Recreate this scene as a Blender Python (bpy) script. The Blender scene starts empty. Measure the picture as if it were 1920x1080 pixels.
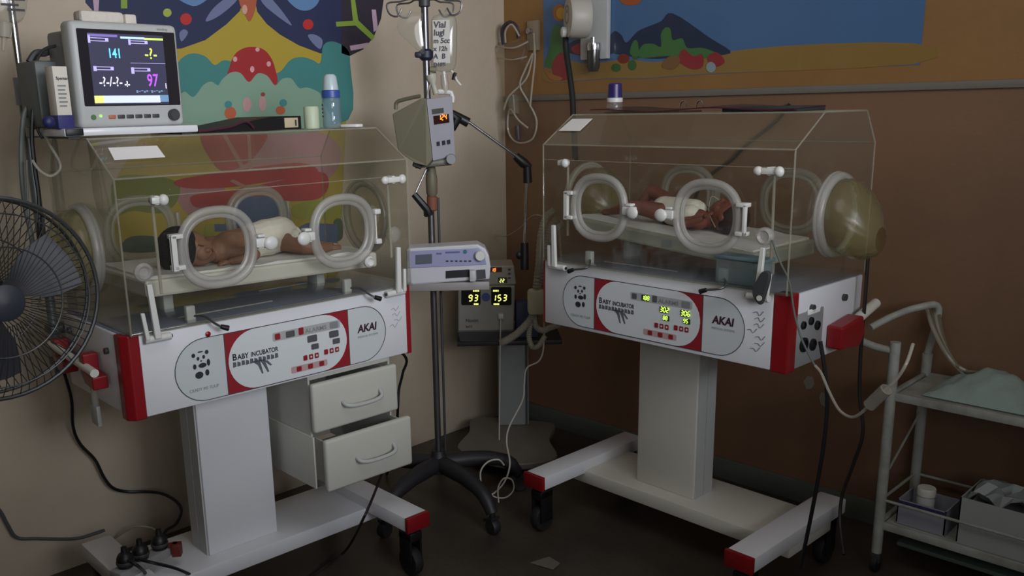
import bpy, bmesh, math, random
from math import sin, cos, pi, sqrt, radians, atan2
from mathutils import Vector, Matrix
random.seed(7)
SC = bpy.context.scene
COL = SC.collection

# ------------------------------------------------------------------ camera
FPX, PITCH, ROLL, CH = 1685.6, .2339, .0227, 1.5575
PXC, PYC = 960 - 85.45, 540 + 62.17
WA = -.8058
def rot(a, x, y): return (x*cos(a) - y*sin(a), x*sin(a) + y*cos(a))
def toW(x, y): return rot(-WA, x - .2098, y - 4.4654)
CAM = Vector((*toW(0, 0), CH))
EX = Vector((*rot(-WA, 1, 0), 0)); EF = Vector((*rot(-WA, 0, 1), 0)); EZ = Vector((0, 0, 1))
FW = EF*cos(PITCH) - EZ*sin(PITCH); UP0 = EF*sin(PITCH) + EZ*cos(PITCH)
RT = cos(ROLL)*EX - sin(ROLL)*UP0; UP = sin(ROLL)*EX + cos(ROLL)*UP0
cd = bpy.data.cameras.new('camera'); cam = bpy.data.objects.new('camera', cd); COL.objects.link(cam)
M = Matrix((RT, UP, -FW)).transposed().to_4x4(); M.translation = CAM
cam.matrix_world = M
cd.sensor_width = 36; cd.lens = FPX/1920*36
cd.shift_x = 85.45/1920; cd.shift_y = 62.17/1920
cd.clip_start = .05
SC.camera = cam
# ------------------------------------------------------------------ world, lamps, exposure
w = bpy.data.worlds.new('world'); SC.world = w; w.use_nodes = True
w.node_tree.nodes['Background'].inputs[0].default_value = (.75, .8, .9, 1)
w.node_tree.nodes['Background'].inputs[1].default_value = .05
SC.view_settings.view_transform = 'Standard'; SC.view_settings.look = 'None'
SC.view_settings.exposure = 0; SC.view_settings.gamma = 1; SC.view_settings.use_curve_mapping = False
try: SC.cycles.transparent_max_bounces = 32
except Exception: pass
def area(name, loc, target, sx, sy, power, col, spread=180):
    l = bpy.data.lights.new(name, 'AREA'); l.shape = 'RECTANGLE'; l.size = sx; l.size_y = sy
    l.energy = power; l.color = col; l.spread = radians(spread)
    o = bpy.data.objects.new(name, l); COL.objects.link(o)
    o.location = loc; o.rotation_euler = (Vector(target) - Vector(loc)).to_track_quat('-Z', 'Y').to_euler()
    return o
area('window_light', (4.9, -2.2, 2.25), (.3, -1.25, 1.95), 1.3, .9, 12.5, (.93, .97, 1.05), 60)
area('ceiling_fill', (4.6, -3.4, 1.9), (1.2, -.9, 2.9), 1.6, 1.2, 15, (.95, .97, 1.02), 100)  # added fill aimed up to brighten the ceiling, no source of its own
area('ceiling_light', (2.0, -2.0, 2.72), (1.0, -.8, 0), 1.2, 1.2, 9, (.97, .97, 1))

# ------------------------------------------------------------------ frames and pixel measuring on real planes
dR = .0238
FR = {'W': ((0, 0), 0)}
FR['L'] = (toW(-.8905, 2.2513), .7298 - WA)
FR['R'] = (toW(.2754, 3.1701), -.8361 - WA)
def frame(name, x, y, a=-WA): FR[name] = ((x, y), a); return name
def pl(u, v, ax, val, fr='W'):
    (ox, oy), a = FR[fr]
    c = (*rot(-a, CAM.x - ox, CAM.y - oy), CAM.z)
    r = FW + RT*((u - PXC)/FPX) - UP*((v - PYC)/FPX)
    r = (*rot(-a, r.x, r.y), r.z)
    t = (val - c[ax])/r[ax]
    return Vector([c[i] + t*r[i] for i in range(3)])
def py(fr, y, *pts): return [pl(u, v, 1, y, fr) for u, v in pts]
def hp(fr, *pts): return [pl(u, v, 1, y, fr) for u, v, y in pts]

# ------------------------------------------------------------------ materials
def lin(c):
    if isinstance(c, str): c = [int(c[i:i+2], 16)/255 for i in (0, 2, 4)]
    return [x/12.92 if x <= .04045 else ((x + .055)/1.055)**2.4 for x in c]
def mat(name, c, rough=.5, metal=0, var=.06, scale=6, bump=0, emit=0, coat=0, alpha=1, bscale=60):
    m = bpy.data.materials.new(name); m.use_nodes = True; nt = m.node_tree; b = nt.nodes['Principled BSDF']
    c = lin(c); b.inputs['Roughness'].default_value = rough; b.inputs['Metallic'].default_value = metal
    tc = nt.nodes.new('ShaderNodeTexCoord'); n = nt.nodes.new('ShaderNodeTexNoise'); n.inputs['Scale'].default_value = scale
    n.inputs['Detail'].default_value = 4
    nt.links.new(tc.outputs['Object'], n.inputs['Vector'])
    mx = nt.nodes.new('ShaderNodeMix'); mx.data_type = 'RGBA'
    mx.inputs[6].default_value = [x*(1 - var) for x in c] + [1]; mx.inputs[7].default_value = [min(1, x*(1 + var)) for x in c] + [1]
    nt.links.new(n.outputs['Fac'], mx.inputs[0]); nt.links.new(mx.outputs[2], b.inputs['Base Color'])
    if bump:
        n2 = nt.nodes.new('ShaderNodeTexNoise'); n2.inputs['Scale'].default_value = bscale
        nt.links.new(tc.outputs['Object'], n2.inputs['Vector'])
        bp = nt.nodes.new('ShaderNodeBump'); bp.inputs['Strength'].default_value = bump; bp.inputs['Distance'].default_value = .01
        nt.links.new(n2.outputs['Fac'], bp.inputs['Height']); nt.links.new(bp.outputs['Normal'], b.inputs['Normal'])
    if emit:
        b.inputs['Emission Color'].default_value = c + [1]; b.inputs['Emission Strength'].default_value = emit
    if coat: b.inputs['Coat Weight'].default_value = coat
    if alpha < 1: b.inputs['Alpha'].default_value = alpha
    return m
def wallmat(name, c, c2, sc=1.2, rough=.75, bump=.15):
    m = mat(name, c, rough, bump=bump, bscale=35); nt = m.node_tree; b = nt.nodes['Principled BSDF']
    mx = [n for n in nt.nodes if n.type == 'MIX'][0]; nz = [n for n in nt.nodes if n.type == 'TEX_NOISE'][0]
    nz.inputs['Scale'].default_value = sc; nz.inputs['Detail'].default_value = 6; nz.inputs['Roughness'].default_value = .6
    cr = nt.nodes.new('ShaderNodeValToRGB'); cr.color_ramp.elements[0].position = .38; cr.color_ramp.elements[1].position = .68
    nt.links.new(nz.outputs['Fac'], cr.inputs['Fac']); nt.links.new(cr.outputs['Color'], mx.inputs[0])
    mx.inputs[6].default_value = lin(c) + [1]; mx.inputs[7].default_value = lin(c2) + [1]
    return m
def acryl(name, tint=(.95, .95, .93), haze=.03, hazec='b8b4a8', rough=.04, ior=1.49):
    m = bpy.data.materials.new(name); m.use_nodes = True; nt = m.node_tree; nt.nodes.clear()
    out = nt.nodes.new('ShaderNodeOutputMaterial')
    tr = nt.nodes.new('ShaderNodeBsdfTransparent'); tr.inputs[0].default_value = (*tint, 1)
    df = nt.nodes.new('ShaderNodeBsdfDiffuse'); df.inputs[0].default_value = (*lin(hazec), 1)
    gl = nt.nodes.new('ShaderNodeBsdfGlossy'); gl.inputs['Roughness'].default_value = rough
    fr = nt.nodes.new('ShaderNodeFresnel'); fr.inputs[0].default_value = ior
    tc = nt.nodes.new('ShaderNodeTexCoord'); nz = nt.nodes.new('ShaderNodeTexNoise'); nz.inputs['Scale'].default_value = 5
    nt.links.new(tc.outputs['Object'], nz.inputs['Vector'])
    mp = nt.nodes.new('ShaderNodeMapRange'); mp.inputs['To Min'].default_value = haze*.6; mp.inputs['To Max'].default_value = haze*1.4
    nt.links.new(nz.outputs['Fac'], mp.inputs['Value'])
    m1 = nt.nodes.new('ShaderNodeMixShader'); m2 = nt.nodes.new('ShaderNodeMixShader')
    nt.links.new(mp.outputs[0], m1.inputs[0]); nt.links.new(tr.outputs[0], m1.inputs[1]); nt.links.new(df.outputs[0], m1.inputs[2])
    gm = nt.nodes.new('ShaderNodeNewGeometry'); inv = nt.nodes.new('ShaderNodeMath'); inv.operation = 'SUBTRACT'; inv.inputs[0].default_value = 1
    nt.links.new(gm.outputs['Backfacing'], inv.inputs[1])     # only outer faces reflect (thin sheet)
    ml = nt.nodes.new('ShaderNodeMath'); ml.operation = 'MULTIPLY'; nt.links.new(fr.outputs[0], ml.inputs[0]); nt.links.new(inv.outputs[0], ml.inputs[1])
    nt.links.new(ml.outputs[0], m2.inputs[0]); nt.links.new(m1.outputs[0], m2.inputs[1]); nt.links.new(gl.outputs[0], m2.inputs[2])
    nt.links.new(m2.outputs[0], out.inputs[0])
    return m
MT = {}
def mm(key, *a, **k):
    if key not in MT: MT[key] = mat(key, *a, **k)
    return MT[key]
WHITE = mm('white_enamel', 'd9dade', .35, var=.03, coat=.2)
WHITE2 = mm('ivory_enamel', 'cfcdc2', .4, var=.04)
CREAM = mm('cream_plastic', 'c9c6b8', .45, var=.04)
DRAW = mm('drawer_plastic', 'bfbeb4', .5, var=.03)
RED = mm('red_plastic', '85131a', .35, var=.08)
DECK = mm('blue_grey_deck', '7c86a2', .4, var=.06)
PANEL = mm('panel_foil', 'c6cccd', .4, var=.02)
LINE = mm('dark_line', '3a3d42', .5)
BLACK = mm('black_plastic', '141416', .45, var=.15)
DGREY = mm('dark_grey_plastic', '3b3c3e', .5, var=.1)
GREY = mm('grey_plastic', '8a8c8c', .5, var=.06)
LGREY = mm('light_grey_plastic', 'b4b6b4', .45, var=.05)
CHROME = mm('chrome', 'c8c8c8', .22, metal=1)
STEEL = mm('dull_steel', '77757a', .35, metal=.9)
RUBBER = mm('black_rubber', '19191a', .7, var=.2)
MWHITE = mm('matt_white_plastic', 'cfcfca', .4, var=.02)
SHEET = mm('white_cotton', 'd4d4d2', .85, var=.05, bump=.25, bscale=25)
SKIN = mm('newborn_skin', '86604a', .6, var=.2, scale=9)
SKIN2 = mm('newborn_skin_reddish', '744034', .6, var=.2, scale=9)
HAIR = mm('black_hair', '0c0b0b', .9, var=.3, bump=.5, bscale=180)
DIAPER = mm('white_diaper', 'ded9cc', .85, var=.05, bump=.3, bscale=40)
CLEAR = acryl('clear_acrylic', haze=.025)
HAZY = acryl('clouded_acrylic', haze=.09, tint=(.9, .9, .87), hazec='aaa798')
EDGE = acryl('polished_acrylic_edge', haze=.22, tint=(.8, .8, .76), hazec='d8d2c0', rough=.15)
FRONTA = acryl('clean_acrylic', haze=.012)
SHEEN = acryl('sheen_acrylic', haze=.05, hazec='c4b8a0')  # beige haze in the sheet stands in for light reflected by the slope
RING = acryl('milky_ring', haze=.34, tint=(.86, .86, .85), hazec='cac7c0', rough=.35)
CUFF = acryl('yellowed_cuff', haze=.26, tint=(.78, .76, .62), hazec='98906a', rough=.3)
BAGM = acryl('clear_bag', haze=.12, tint=(.9, .9, .88), hazec='c8c6c0', rough=.15)
TUBE = acryl('clear_tube', haze=.5, tint=(.85, .85, .83), hazec='c4beb0', rough=.2)
PAPER = mm('white_paper', 'e6e3e0', .85, var=.02)

# ------------------------------------------------------------------ mesh builder
def catmull(P, n=6, closed=False):
    P = [Vector(p) for p in P]; out = []; L = len(P)
    rng = range(L) if closed else range(L - 1)
    for i in rng:
        if closed: a, b, c, d = P[(i-1) % L], P[i], P[(i+1) % L], P[(i+2) % L]
        else: a, b, c, d = P[max(i-1, 0)], P[i], P[i+1], P[min(i+2, L-1)]
        for k in range(n):
            t = k/n
            out.append(.5*((2*b) + (c - a)*t + (2*a - 5*b + 4*c - d)*t*t + (3*b - a - 3*c + d)*t**3))
    if not closed: out.append(P[-1])
    return out
BASES = {}
class MB:
    def __init__(s): s.v = []; s.f = []; s.m = []; s.s = []
    def add(s, vs, fs, mi=0, smooth=False):
        b = len(s.v); s.v += [Vector(v) for v in vs]
        for f in fs: s.f.append([b + i for i in f]); s.m.append(mi); s.s.append(smooth)
        return s
    def box(s, x0, x1, y0, y1, z0, z1, bev=0, mi=0, R=None, seg=2):
        if bev:
            bm = bmesh.new(); bmesh.ops.create_cube(bm, size=1)
            for v in bm.verts: v.co = Vector(((v.co.x + .5)*(x1-x0) + x0, (v.co.y + .5)*(y1-y0) + y0, (v.co.z + .5)*(z1-z0) + z0))
            bmesh.ops.bevel(bm, geom=list(bm.edges), offset=bev, segments=seg, affect='EDGES', profile=.5)
            bm.verts.index_update(); vs = [v.co.copy() for v in bm.verts]; fs = [[v.index for v in f.verts] for f in bm.faces]; bm.free()
            if R: vs = [R @ v for v in vs]
            return s.add(vs, fs, mi, True)
        vs = [Vector((x, y, z)) for x in (x0, x1) for y in (y0, y1) for z in (z0, z1)]
        if R: vs = [R @ v for v in vs]
        return s.add(vs, [(0, 1, 3, 2), (4, 6, 7, 5), (0, 4, 5, 1), (2, 3, 7, 6), (0, 2, 6, 4), (1, 5, 7, 3)], mi)
    def tube(s, P, r, n=10, closed=False, mi=0, sm=0, ribs=None):
        P = catmull(P, sm, closed) if sm else [Vector(p) for p in P]
        L = len(P); R = r if isinstance(r, (list, tuple)) else None
        up = None; rings = []
        for i in range(L):
            a = P[(i-1) % L] if closed else P[max(i-1, 0)]; b = P[(i+1) % L] if closed else P[min(i+1, L-1)]
            t = (b - a)
            t = t.normalized() if t.length > 1e-9 else Vector((0, 0, 1))
            if up is None:
                up = Vector((0, 0, 1)) if abs(t.z) < .9 else Vector((1, 0, 0))
            up = (up - t*up.dot(t)).normalized(); q = t.cross(up)
            rr = R[min(int(i*len(R)/L), len(R)-1)] if R and len(R) != L else (R[i] if R else r)
            if ribs: rr *= 1 + ribs*(1 if i % 2 else -1)
            rings.append([P[i] + (up*cos(2*pi*k/n) + q*sin(2*pi*k/n))*rr for k in range(n)])
        vs = [p for r_ in rings for p in r_]; fs = []
        for i in range(L if closed else L - 1):
            for k in range(n):
                a = i*n + k; b = i*n + (k+1) % n; c = ((i+1) % L)*n + (k+1) % n; d = ((i+1) % L)*n + k
                fs.append((a, b, c, d))
        s.add(vs, fs, mi, True)
        if not closed:
            b = len(s.v) - len(vs)
            s.f += [[b + k for k in range(n)][::-1], [b + (L-1)*n + k for k in range(n)]]; s.m += [mi, mi]; s.s += [False, False]
        return s
    def cyl(s, p0, p1, r0, r1=None, n=20, mi=0):
        p0, p1 = Vector(p0), Vector(p1)
        return s.tube([p0, p1], [r0, r0 if r1 is None else r1], n, mi=mi)
    def lathe(s, prof, c, axis='z', n=28, mi=0, M3=None):
        # prof: (r, h)
        ax = {'z': (Vector((1, 0, 0)), Vector((0, 1, 0)), Vector((0, 0, 1))), 'y': (Vector((1, 0, 0)), Vector((0, 0, 1)), Vector((0, 1, 0))),
              'x': (Vector((0, 1, 0)), Vector((0, 0, 1)), Vector((1, 0, 0)))}[axis] if not M3 else M3
        c = Vector(c); vs = []; fs = []
        for r, h in prof:
            for k in range(n):
                a = 2*pi*k/n; vs.append(c + ax[0]*(cos(a)*r) + ax[1]*(sin(a)*r) + ax[2]*h)
        for i in range(len(prof)-1):
            for k in range(n): fs.append((i*n + k, i*n + (k+1) % n, (i+1)*n + (k+1) % n, (i+1)*n + k))
        s.add(vs, fs, mi, True)
        if prof[0][0] > 1e-4:
            b = len(s.v) - len(vs); s.f.append([b + k for k in range(n)][::-1]); s.m.append(mi); s.s.append(False)
        if prof[-1][0] > 1e-4:
            b = len(s.v) - n; s.f.append([b + k for k in range(n)]); s.m.append(mi); s.s.append(False)
        return s
    def ell(s, c, r, n=14, mi=0, R=None):
        c = Vector(c); vs = []; fs = []
        if not hasattr(r, '__len__'): r = (r, r, r)
        for i in range(n+1):
            t = pi*i/n
            for k in range(n*2):
                a = pi*k/n; v = Vector((sin(t)*cos(a)*r[0], sin(t)*sin(a)*r[1], cos(t)*r[2]))
                vs.append(c + (R @ v if R else v))
        for i in range(n):
            for k in range(2*n): fs.append((i*2*n + k, (i+1)*2*n + k, (i+1)*2*n + (k+1) % (2*n), i*2*n + (k+1) % (2*n)))
        return s.add(vs, fs, mi, True)
    def prism(s, pts, off, mi=0, smooth=False):
        P = [Vector(p) for p in pts]; off = Vector(off); n = len(P)
        fs = [list(range(n)), list(range(2*n-1, n-1, -1))] + [(i, n + i, n + (i+1) % n, (i+1) % n) for i in range(n)]
        s.add(P + [p + off for p in P], fs, mi)
        return s
    def build(s, name, mats, parent=None, world=False, kind=None, bevel=0, label=None):
        if not isinstance(mats, (list, tuple)): mats = [mats]
        me = bpy.data.meshes.new(name)
        vs = s.v
        if world and parent:
            (bx, by, bz), a = BASES[parent.name]
            vs = [Vector((*rot(-a, v.x - bx, v.y - by), v.z - bz)) for v in vs]
        elif parent and parent.name in BASES and BASES[parent.name][0][2]:
            bz = BASES[parent.name][0][2]; vs = [v - Vector((0, 0, bz)) for v in vs]
        me.from_pydata([tuple(v) for v in vs], [], s.f)
        for m in mats: me.materials.append(m)
        me.polygons.foreach_set('material_index', s.m); me.polygons.foreach_set('use_smooth', s.s)
        bm = bmesh.new(); bm.from_mesh(me); bmesh.ops.recalc_face_normals(bm, faces=bm.faces); bm.to_mesh(me); bm.free()
        me.update()
        o = bpy.data.objects.new(name, me); COL.objects.link(o)
        if parent:
            o.parent = parent
            if parent.type == 'MESH' and parent.name in BASES: pass
            BASES[o.name] = BASES.get(parent.name, ((0, 0, 0), 0)) 
        if kind: o['kind'] = kind
        if label: o['label'] = label
        if any(s.s):
            try: me.set_sharp_from_angle(angle=radians(38))
            except Exception: pass
        if bevel:
            b = o.modifiers.new('bevel', 'BEVEL'); b.width = bevel; b.segments = 2; b.limit_method = 'ANGLE'; b.angle_limit = radians(40)
        return o
def thing(name, label, cat, fr='W', z=0, group=None):
    """Empty at a thing's base; fr gives its ground position and heading. Part coordinates: frame-local x, y and world z."""
    (ox, oy), a = FR[fr]
    o = bpy.data.objects.new(name, None); COL.objects.link(o); o.location = (ox, oy, z); o.rotation_euler = (0, 0, a)
    o.empty_display_size = .05
    o['label'] = label; o['category'] = cat
    if group: o['group'] = group
    BASES[o.name] = ((ox, oy, z), a)
    return o
def tag(o, label, cat, group=None):
    o['label'] = label; o['category'] = cat
    if group: o['group'] = group
    return o
def single(mb, name, mats, label, cat, fr='W', group=None, kind=None):
    """a thing that is one mesh; coordinates frame-local"""
    o = mb.build(name, mats); (ox, oy), a = FR[fr]
    c = sum((v.co for v in o.data.vertices), Vector())/len(o.data.vertices); zb = min(v.co.z for v in o.data.vertices)
    c.z = zb; o.data.transform(Matrix.Translation(-c))
    o.location = (ox + rot(a, c.x, c.y)[0], oy + rot(a, c.x, c.y)[1], c.z); o.rotation_euler = (0, 0, a)
    if kind: o['kind'] = kind
    return tag(o, label, cat, group)
def struct(mb, name, mats):
    o = mb.build(name, mats); o['kind'] = 'structure'; return o

# 2D helpers -------------------------------------------------------
def stadium(cx, cz, hw, hh, n=16):
    r = hh; pts = []
    for i in range(n+1):
        a = -pi/2 + pi*i/n; pts.append((cx + hw - r + r*cos(a), cz + r*sin(a)))
    for i in range(n+1):
        a = pi/2 + pi*i/n; pts.append((cx - hw + r + r*cos(a), cz + r*sin(a)))
    return pts
def rrect(cx, cz, hw, hh, r, n=5):
    pts = []
    for sx, sz, a0 in ((1, -1, -pi/2), (1, 1, 0), (-1, 1, pi/2), (-1, -1, pi)):
        for i in range(n+1):
            a = a0 + pi/2*i/n; pts.append((cx + sx*(hw - r) + r*cos(a), cz + sz*(hh - r) + r*sin(a)))
    return pts
def circ(cx, cz, r, rz=None, n=20): return [(cx + r*cos(2*pi*k/n), cz + (rz or r)*sin(2*pi*k/n)) for k in range(n)]
def smooth2(pts, n=5): return [(p.x, p.y) for p in catmull([(a, b, 0) for a, b in pts], n, True)]
def outline(pts, w):
    # band around a closed 2D loop
    n = len(pts); out = []
    for i in range(n):
        a, b = Vector(pts[i-1]), Vector(pts[(i+1) % n]); t = (b - a).normalized(); q = Vector((-t.y, t.x))
        out.append((Vector(pts[i]) + q*w/2, Vector(pts[i]) - q*w/2))
    return out
class Face:
    """flat print on a vertical surface: 2D (s, z) mapped to 3D"""
    def __init__(s, fn, nrm): s.fn = fn; s.n = Vector(nrm)
    def poly(s, mb, pts, lvl=1, mi=0, th=.0006):
        P = [s.fn(a, b) + s.n*(th*lvl) for a, b in pts]
        mb.prism(P, -s.n*th*.8, mi); return mb
    def band(s, mb, pts, w, lvl=1, mi=0):
        o = outline(pts, w); n = len(o); vs = []
        for a, b in o: vs += [s.fn(*a) + s.n*.0006*lvl, s.fn(*b) + s.n*.0006*lvl]
        mb.add(vs, [(2*i, 2*i+1, 2*((i+1) % n)+1, 2*((i+1) % n)) for i in range(n)], mi); return mb
    def text(s, mb, txt, x, z, size, lvl=2, mi=0, sx=1, off=0, slant=0, dz=0):
        c = bpy.data.curves.new('t', 'FONT'); c.body = txt; c.size = size; c.offset = off; c.align_x = 'LEFT'; c.resolution_u = 3
        o = bpy.data.objects.new('t', c); COL.objects.link(o)
        me = o.to_mesh() if False else None
        dg = bpy.context.evaluated_depsgraph_get(); me = bpy.data.meshes.new_from_object(o.evaluated_get(dg))
        vs = [s.fn(x + (v.co.x + v.co.y*slant)*sx, z + v.co.y + dz*v.co.x) + s.n*.0006*lvl for v in me.vertices]
        fs = [list(p.vertices) for p in me.polygons]
        if vs: mb.add(vs, fs, mi)
        bpy.data.objects.remove(o); bpy.data.curves.remove(c); bpy.data.meshes.remove(me)
        return mb
    def seg(s, mb, txt, x, z, h, lvl=2, mi=0, wt=.13, gap=.3):
        """seven-segment digits"""
        S = {'0': 'abcdef', '1': 'bc', '2': 'abged', '3': 'abgcd', '4': 'fgbc', '5': 'afgcd', '6': 'afgecd', '7': 'abc', '8': 'abcdefg', '9': 'abcdfg', '-': 'g'}
        w_ = h*.5; t = h*wt; sl = .12
        seg = {'a': (0, h, w_, h), 'b': (w_, h/2, w_, h), 'c': (w_, 0, w_, h/2), 'd': (0, 0, w_, 0), 'e': (0, 0, 0, h/2), 'f': (0, h/2, 0, h), 'g': (0, h/2, w_, h/2)}
        for ch in txt:
            for k in S.get(ch, ''):
                x0, z0, x1, z1 = seg[k]
                if z0 == z1: q = [(x0 + t*.4, z0 - t/2), (x1 - t*.4, z0 - t/2), (x1 - t*.4, z0 + t/2), (x0 + t*.4, z0 + t/2)]
                else: q = [(x0 - t/2, z0 + t*.3), (x0 + t/2, z0 + t*.3), (x0 + t/2, z1 - t*.3), (x0 - t/2, z1 - t*.3)]
                s.poly(mb, [(x + a + b*sl, z + b) for a, b in q], lvl, mi)
            x += w_ + h*gap
        return mb
def front(fr_y): return Face(lambda a, b: Vector((a, fr_y, b)), (0, -1, 0))

# ================================================================== THE ROOM
BEIGE = wallmat('beige_wall_paint', 'bcae9a', 'ada08c', 1.1)
BROWN = wallmat('brown_wall_board', '83644c', '785b46', 1.5, rough=.5, bump=.1)
FLOORM = wallmat('worn_brown_floor', '4a4239', '38322c', 2.2, rough=.45, bump=.1)
CEILM = wallmat('white_ceiling_paint', 'd8d2c2', 'cfc8b6', 1)
SKIRT = mm('grey_green_skirting', '62685f', .5, var=.08)
GSTRIP = mm('grey_wall_strip', '77716a', .5, var=.06)
RX, RY, RZ = 5.4, -4.8, 2.85
struct(MB().box(-.1, RX, RY, .1, -.08, 0), 'floor', FLOORM)
struct(MB().box(-.12, 0, RY, .12, 0, RZ), 'wall_left', BEIGE)
struct(MB().box(0, RX, 0, .12, 0, 1.59), 'wall_back', BROWN)
struct(MB().box(0, RX, 0, .12, 1.59, RZ), 'wall_back_upper', wallmat('brown_wall_board_lit', '96703f', '86623a', 1.5, rough=.5, bump=.1))  # same brown board in a lighter, warmer colour standing in for light falling there
struct(MB().box(RX, RX + .12, RY, .12, 0, RZ), 'wall_right', BEIGE)
struct(MB().box(-.12, RX + .12, RY - .12, RY, 0, RZ), 'wall_front', BEIGE)
struct(MB().box(-.12, RX + .12, RY - .12, .12, RZ, RZ + .1), 'ceiling', CEILM)
struct(MB().box(.0, RX, -.018, 0, 0, .09, bev=.003), 'baseboard_back', SKIRT)
struct(MB().box(.0, RX, -.014, 0, 1.578, 1.604, bev=.003), 'trim_1', GSTRIP)

# ------------------------------------------------------------------ mural on the left wall, flat print on sheet
WL = Face(lambda a, b: Vector((0, a, b)), (1, 0, 0))
def wpx(pts): return [(p.y, p.z) for p in (pl(u, v, 0, 0) for u, v in pts)]
mur = thing('wall_mural', 'colourful printed mural sheet of butterfly, clouds and flower on beige wall behind left incubator', 'mural', 'W', 1.0)
def M_(name, col, polys, lvl, sm=4):
    m = mm('mural_' + col, col, .6, var=.05, scale=3)
    for i, p in enumerate(polys):
        M_.n = getattr(M_, 'n', 0) + 1
        q = wpx(p); mb = MB(); WL.poly(mb, smooth2(q, sm) if sm else q, lvl + (M_.n % 9)*.09 + .05); mb.build(name, m, mur, world=True)
def ci(u, v, r, rv=None, n=16): return [(u + r*cos(2*pi*k/n), v + (rv or r)*sin(2*pi*k/n)) for k in range(n)]
M_('sheet', 'a8922e', [[(157, -90), (655, -90), (655, 105), (653, 160), (648, 240), (644, 330), (640, 400), (634, 462), (300, 470), (216, 474), (208, 420), (214, 340), (262, 260), (300, 232), (200, 60), (160, 0)]], 1, 0)
M_('butterfly_wing', '222a4c', [
    [(157, -90), (460, -90), (460, -20), (450, 20), (425, 45), (385, 75), (340, 91), (280, 95), (210, 60), (160, 5)],
    [(470, -90), (640, -90), (660, 20), (655, 104), (600, 100), (560, 85), (525, 65), (500, 45), (482, 22), (474, -20)]], 2, 0)
M_('dark_lobe', '2b2532', [[(640, -90), (722, -90), (720, -10), (714, 35), (700, 70), (680, 93), (655, 105), (640, 100)]], 3, 0)
M_('wing_patch', '5c7fa8', [[(320, -20), (355, 10), (380, 5), (400, -20), (380, -60)], [(530, -20), (550, 12), (575, 20), (596, 5), (600, -30), (560, -60)]], 3)
M_('wing_streak', '6a7294', [[(385, 40), (410, 30), (440, 5), (447, -10), (430, -8), (400, 15)], [(487, -5), (500, 15), (545, 48), (535, 30), (515, 5), (495, -15)], [(577, 66), (585, 80), (600, 92), (604, 75), (590, 65)], [(345, 55), (352, 62), (340, 78), (336, 62)]], 3)
M_('wing_spot', 'b02a26', [ci(348, 36, 11), ci(577, 46, 10)], 4, 0)
M_('wing_dot', '9ea84a', [ci(313, 24, 8)], 4, 0)
M_('lime_branch', '7d9a38', [[(655, -20), (662, -20), (671, 38), (702, 68), (697, 76), (666, 48), (630, 50), (629, 41), (661, 39)], [(226, -20), (238, -20), (238, 16), (226, 16)]], 4, 0)
M_('pink_bar', 'b79aac', [[(655, 86), (690, 80), (684, 90), (657, 95)], [(696, 18), (704, 18), (708, 55), (700, 60)], [(173, -10), (186, -10), (184, 20), (176, 22)]], 4, 0)
M_('butterfly_body', 'a8543a', [[(445, -60), (483, -60), (480, 5), (474, 30), (467, 40), (460, 30), (447, 0)]], 4)
M_('body_shine', 'c49a86', [ci(458, 18, 5, 9)], 5, 0)
M_('teal_cloud', '3c7c78', [
    [(330, 130), (342, 108), (362, 100), (385, 106), (402, 122), (420, 113), (440, 125), (440, 190), (330, 190)],
    [(512, 150), (528, 132), (545, 112), (565, 107), (585, 112), (600, 118), (606, 85), (625, 78), (650, 92), (656, 120), (652, 225), (520, 225)]], 3)
M_('red_dome', '9c2226', [[(428, 150), (430, 125), (440, 102), (455, 91), (473, 88), (492, 92), (506, 106), (515, 128), (517, 160), (470, 175)]], 4)
M_('dome_dot', 'cf9a9c', [ci(440, 111, 4, 5), ci(503, 120, 4, 5), ci(472, 130, 4, 6), ci(482, 93, 4)], 5, 0)
M_('mint_cloud', '7d9c86', [[(332, 190), (345, 172), (362, 182), (380, 160), (395, 153), (408, 160), (415, 150), (432, 136), (450, 137), (466, 154), (482, 138), (500, 142), (515, 160), (528, 148), (545, 147), (560, 165), (575, 164), (595, 172), (602, 185), (604, 245), (330, 245)]], 5)
M_('orange_bud', 'b0593a', [ci(431, 212, 11, 12), ci(525, 207, 9, 8)], 6, 0)
M_('teal_bud', '3f7f80', [ci(427, 196, 7), ci(530, 193, 7)], 7, 0)
M_('pink_bud', 'b58f8c', [ci(462, 196, 8, 14), ci(491, 194, 7, 14)], 6, 0)
M_('red_bud', '8c3a36', [ci(492, 177, 4)], 7, 0)
M_('lilac_bloom', 'a5757c', [[(470, 248), (600, 248), (640, 290), (600, 345), (480, 340), (430, 300)], [(330, 350), (400, 330), (420, 362), (370, 400), (345, 395)]], 2)
M_('red_petal', 'a12f32', [
    [(376, 250), (440, 246), (500, 250), (480, 290), (455, 310), (420, 322), (395, 300)],
    [(362, 366), (420, 358), (520, 340), (600, 322), (616, 345), (598, 372), (540, 377), (470, 372), (430, 385), (375, 390), (358, 380)],
    [(330, 338), (420, 322), (560, 305), (595, 325), (520, 338), (420, 352), (345, 352)]], 4)
M_('petal_vein', 'a47264', [[(412, 246), (420, 246), (458, 312), (452, 318)], [(462, 246), (468, 246), (472, 316), (466, 320)], [(430, 340), (436, 336), (470, 352), (462, 356)]], 5, 0)
M_('blue_pond', '44587c', [[(425, 415), (432, 385), (455, 370), (500, 368), (535, 380), (545, 405), (545, 440), (430, 440)], [(552, 430), (575, 418), (632, 420), (632, 455), (552, 458)], [(398, 420), (430, 420), (430, 434), (398, 434)]], 4, 0)
M_('lime_leaf', '8f8f2c', [[(550, 385), (590, 376), (637, 380), (637, 405), (600, 412), (552, 408)], [(385, 422), (400, 420), (400, 440), (384, 445)]], 4)
M_('olive_leaf', '6f7630', [[(214, 335), (290, 330), (335, 345), (330, 380), (300, 400), (250, 395), (216, 400)]], 2)
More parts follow.
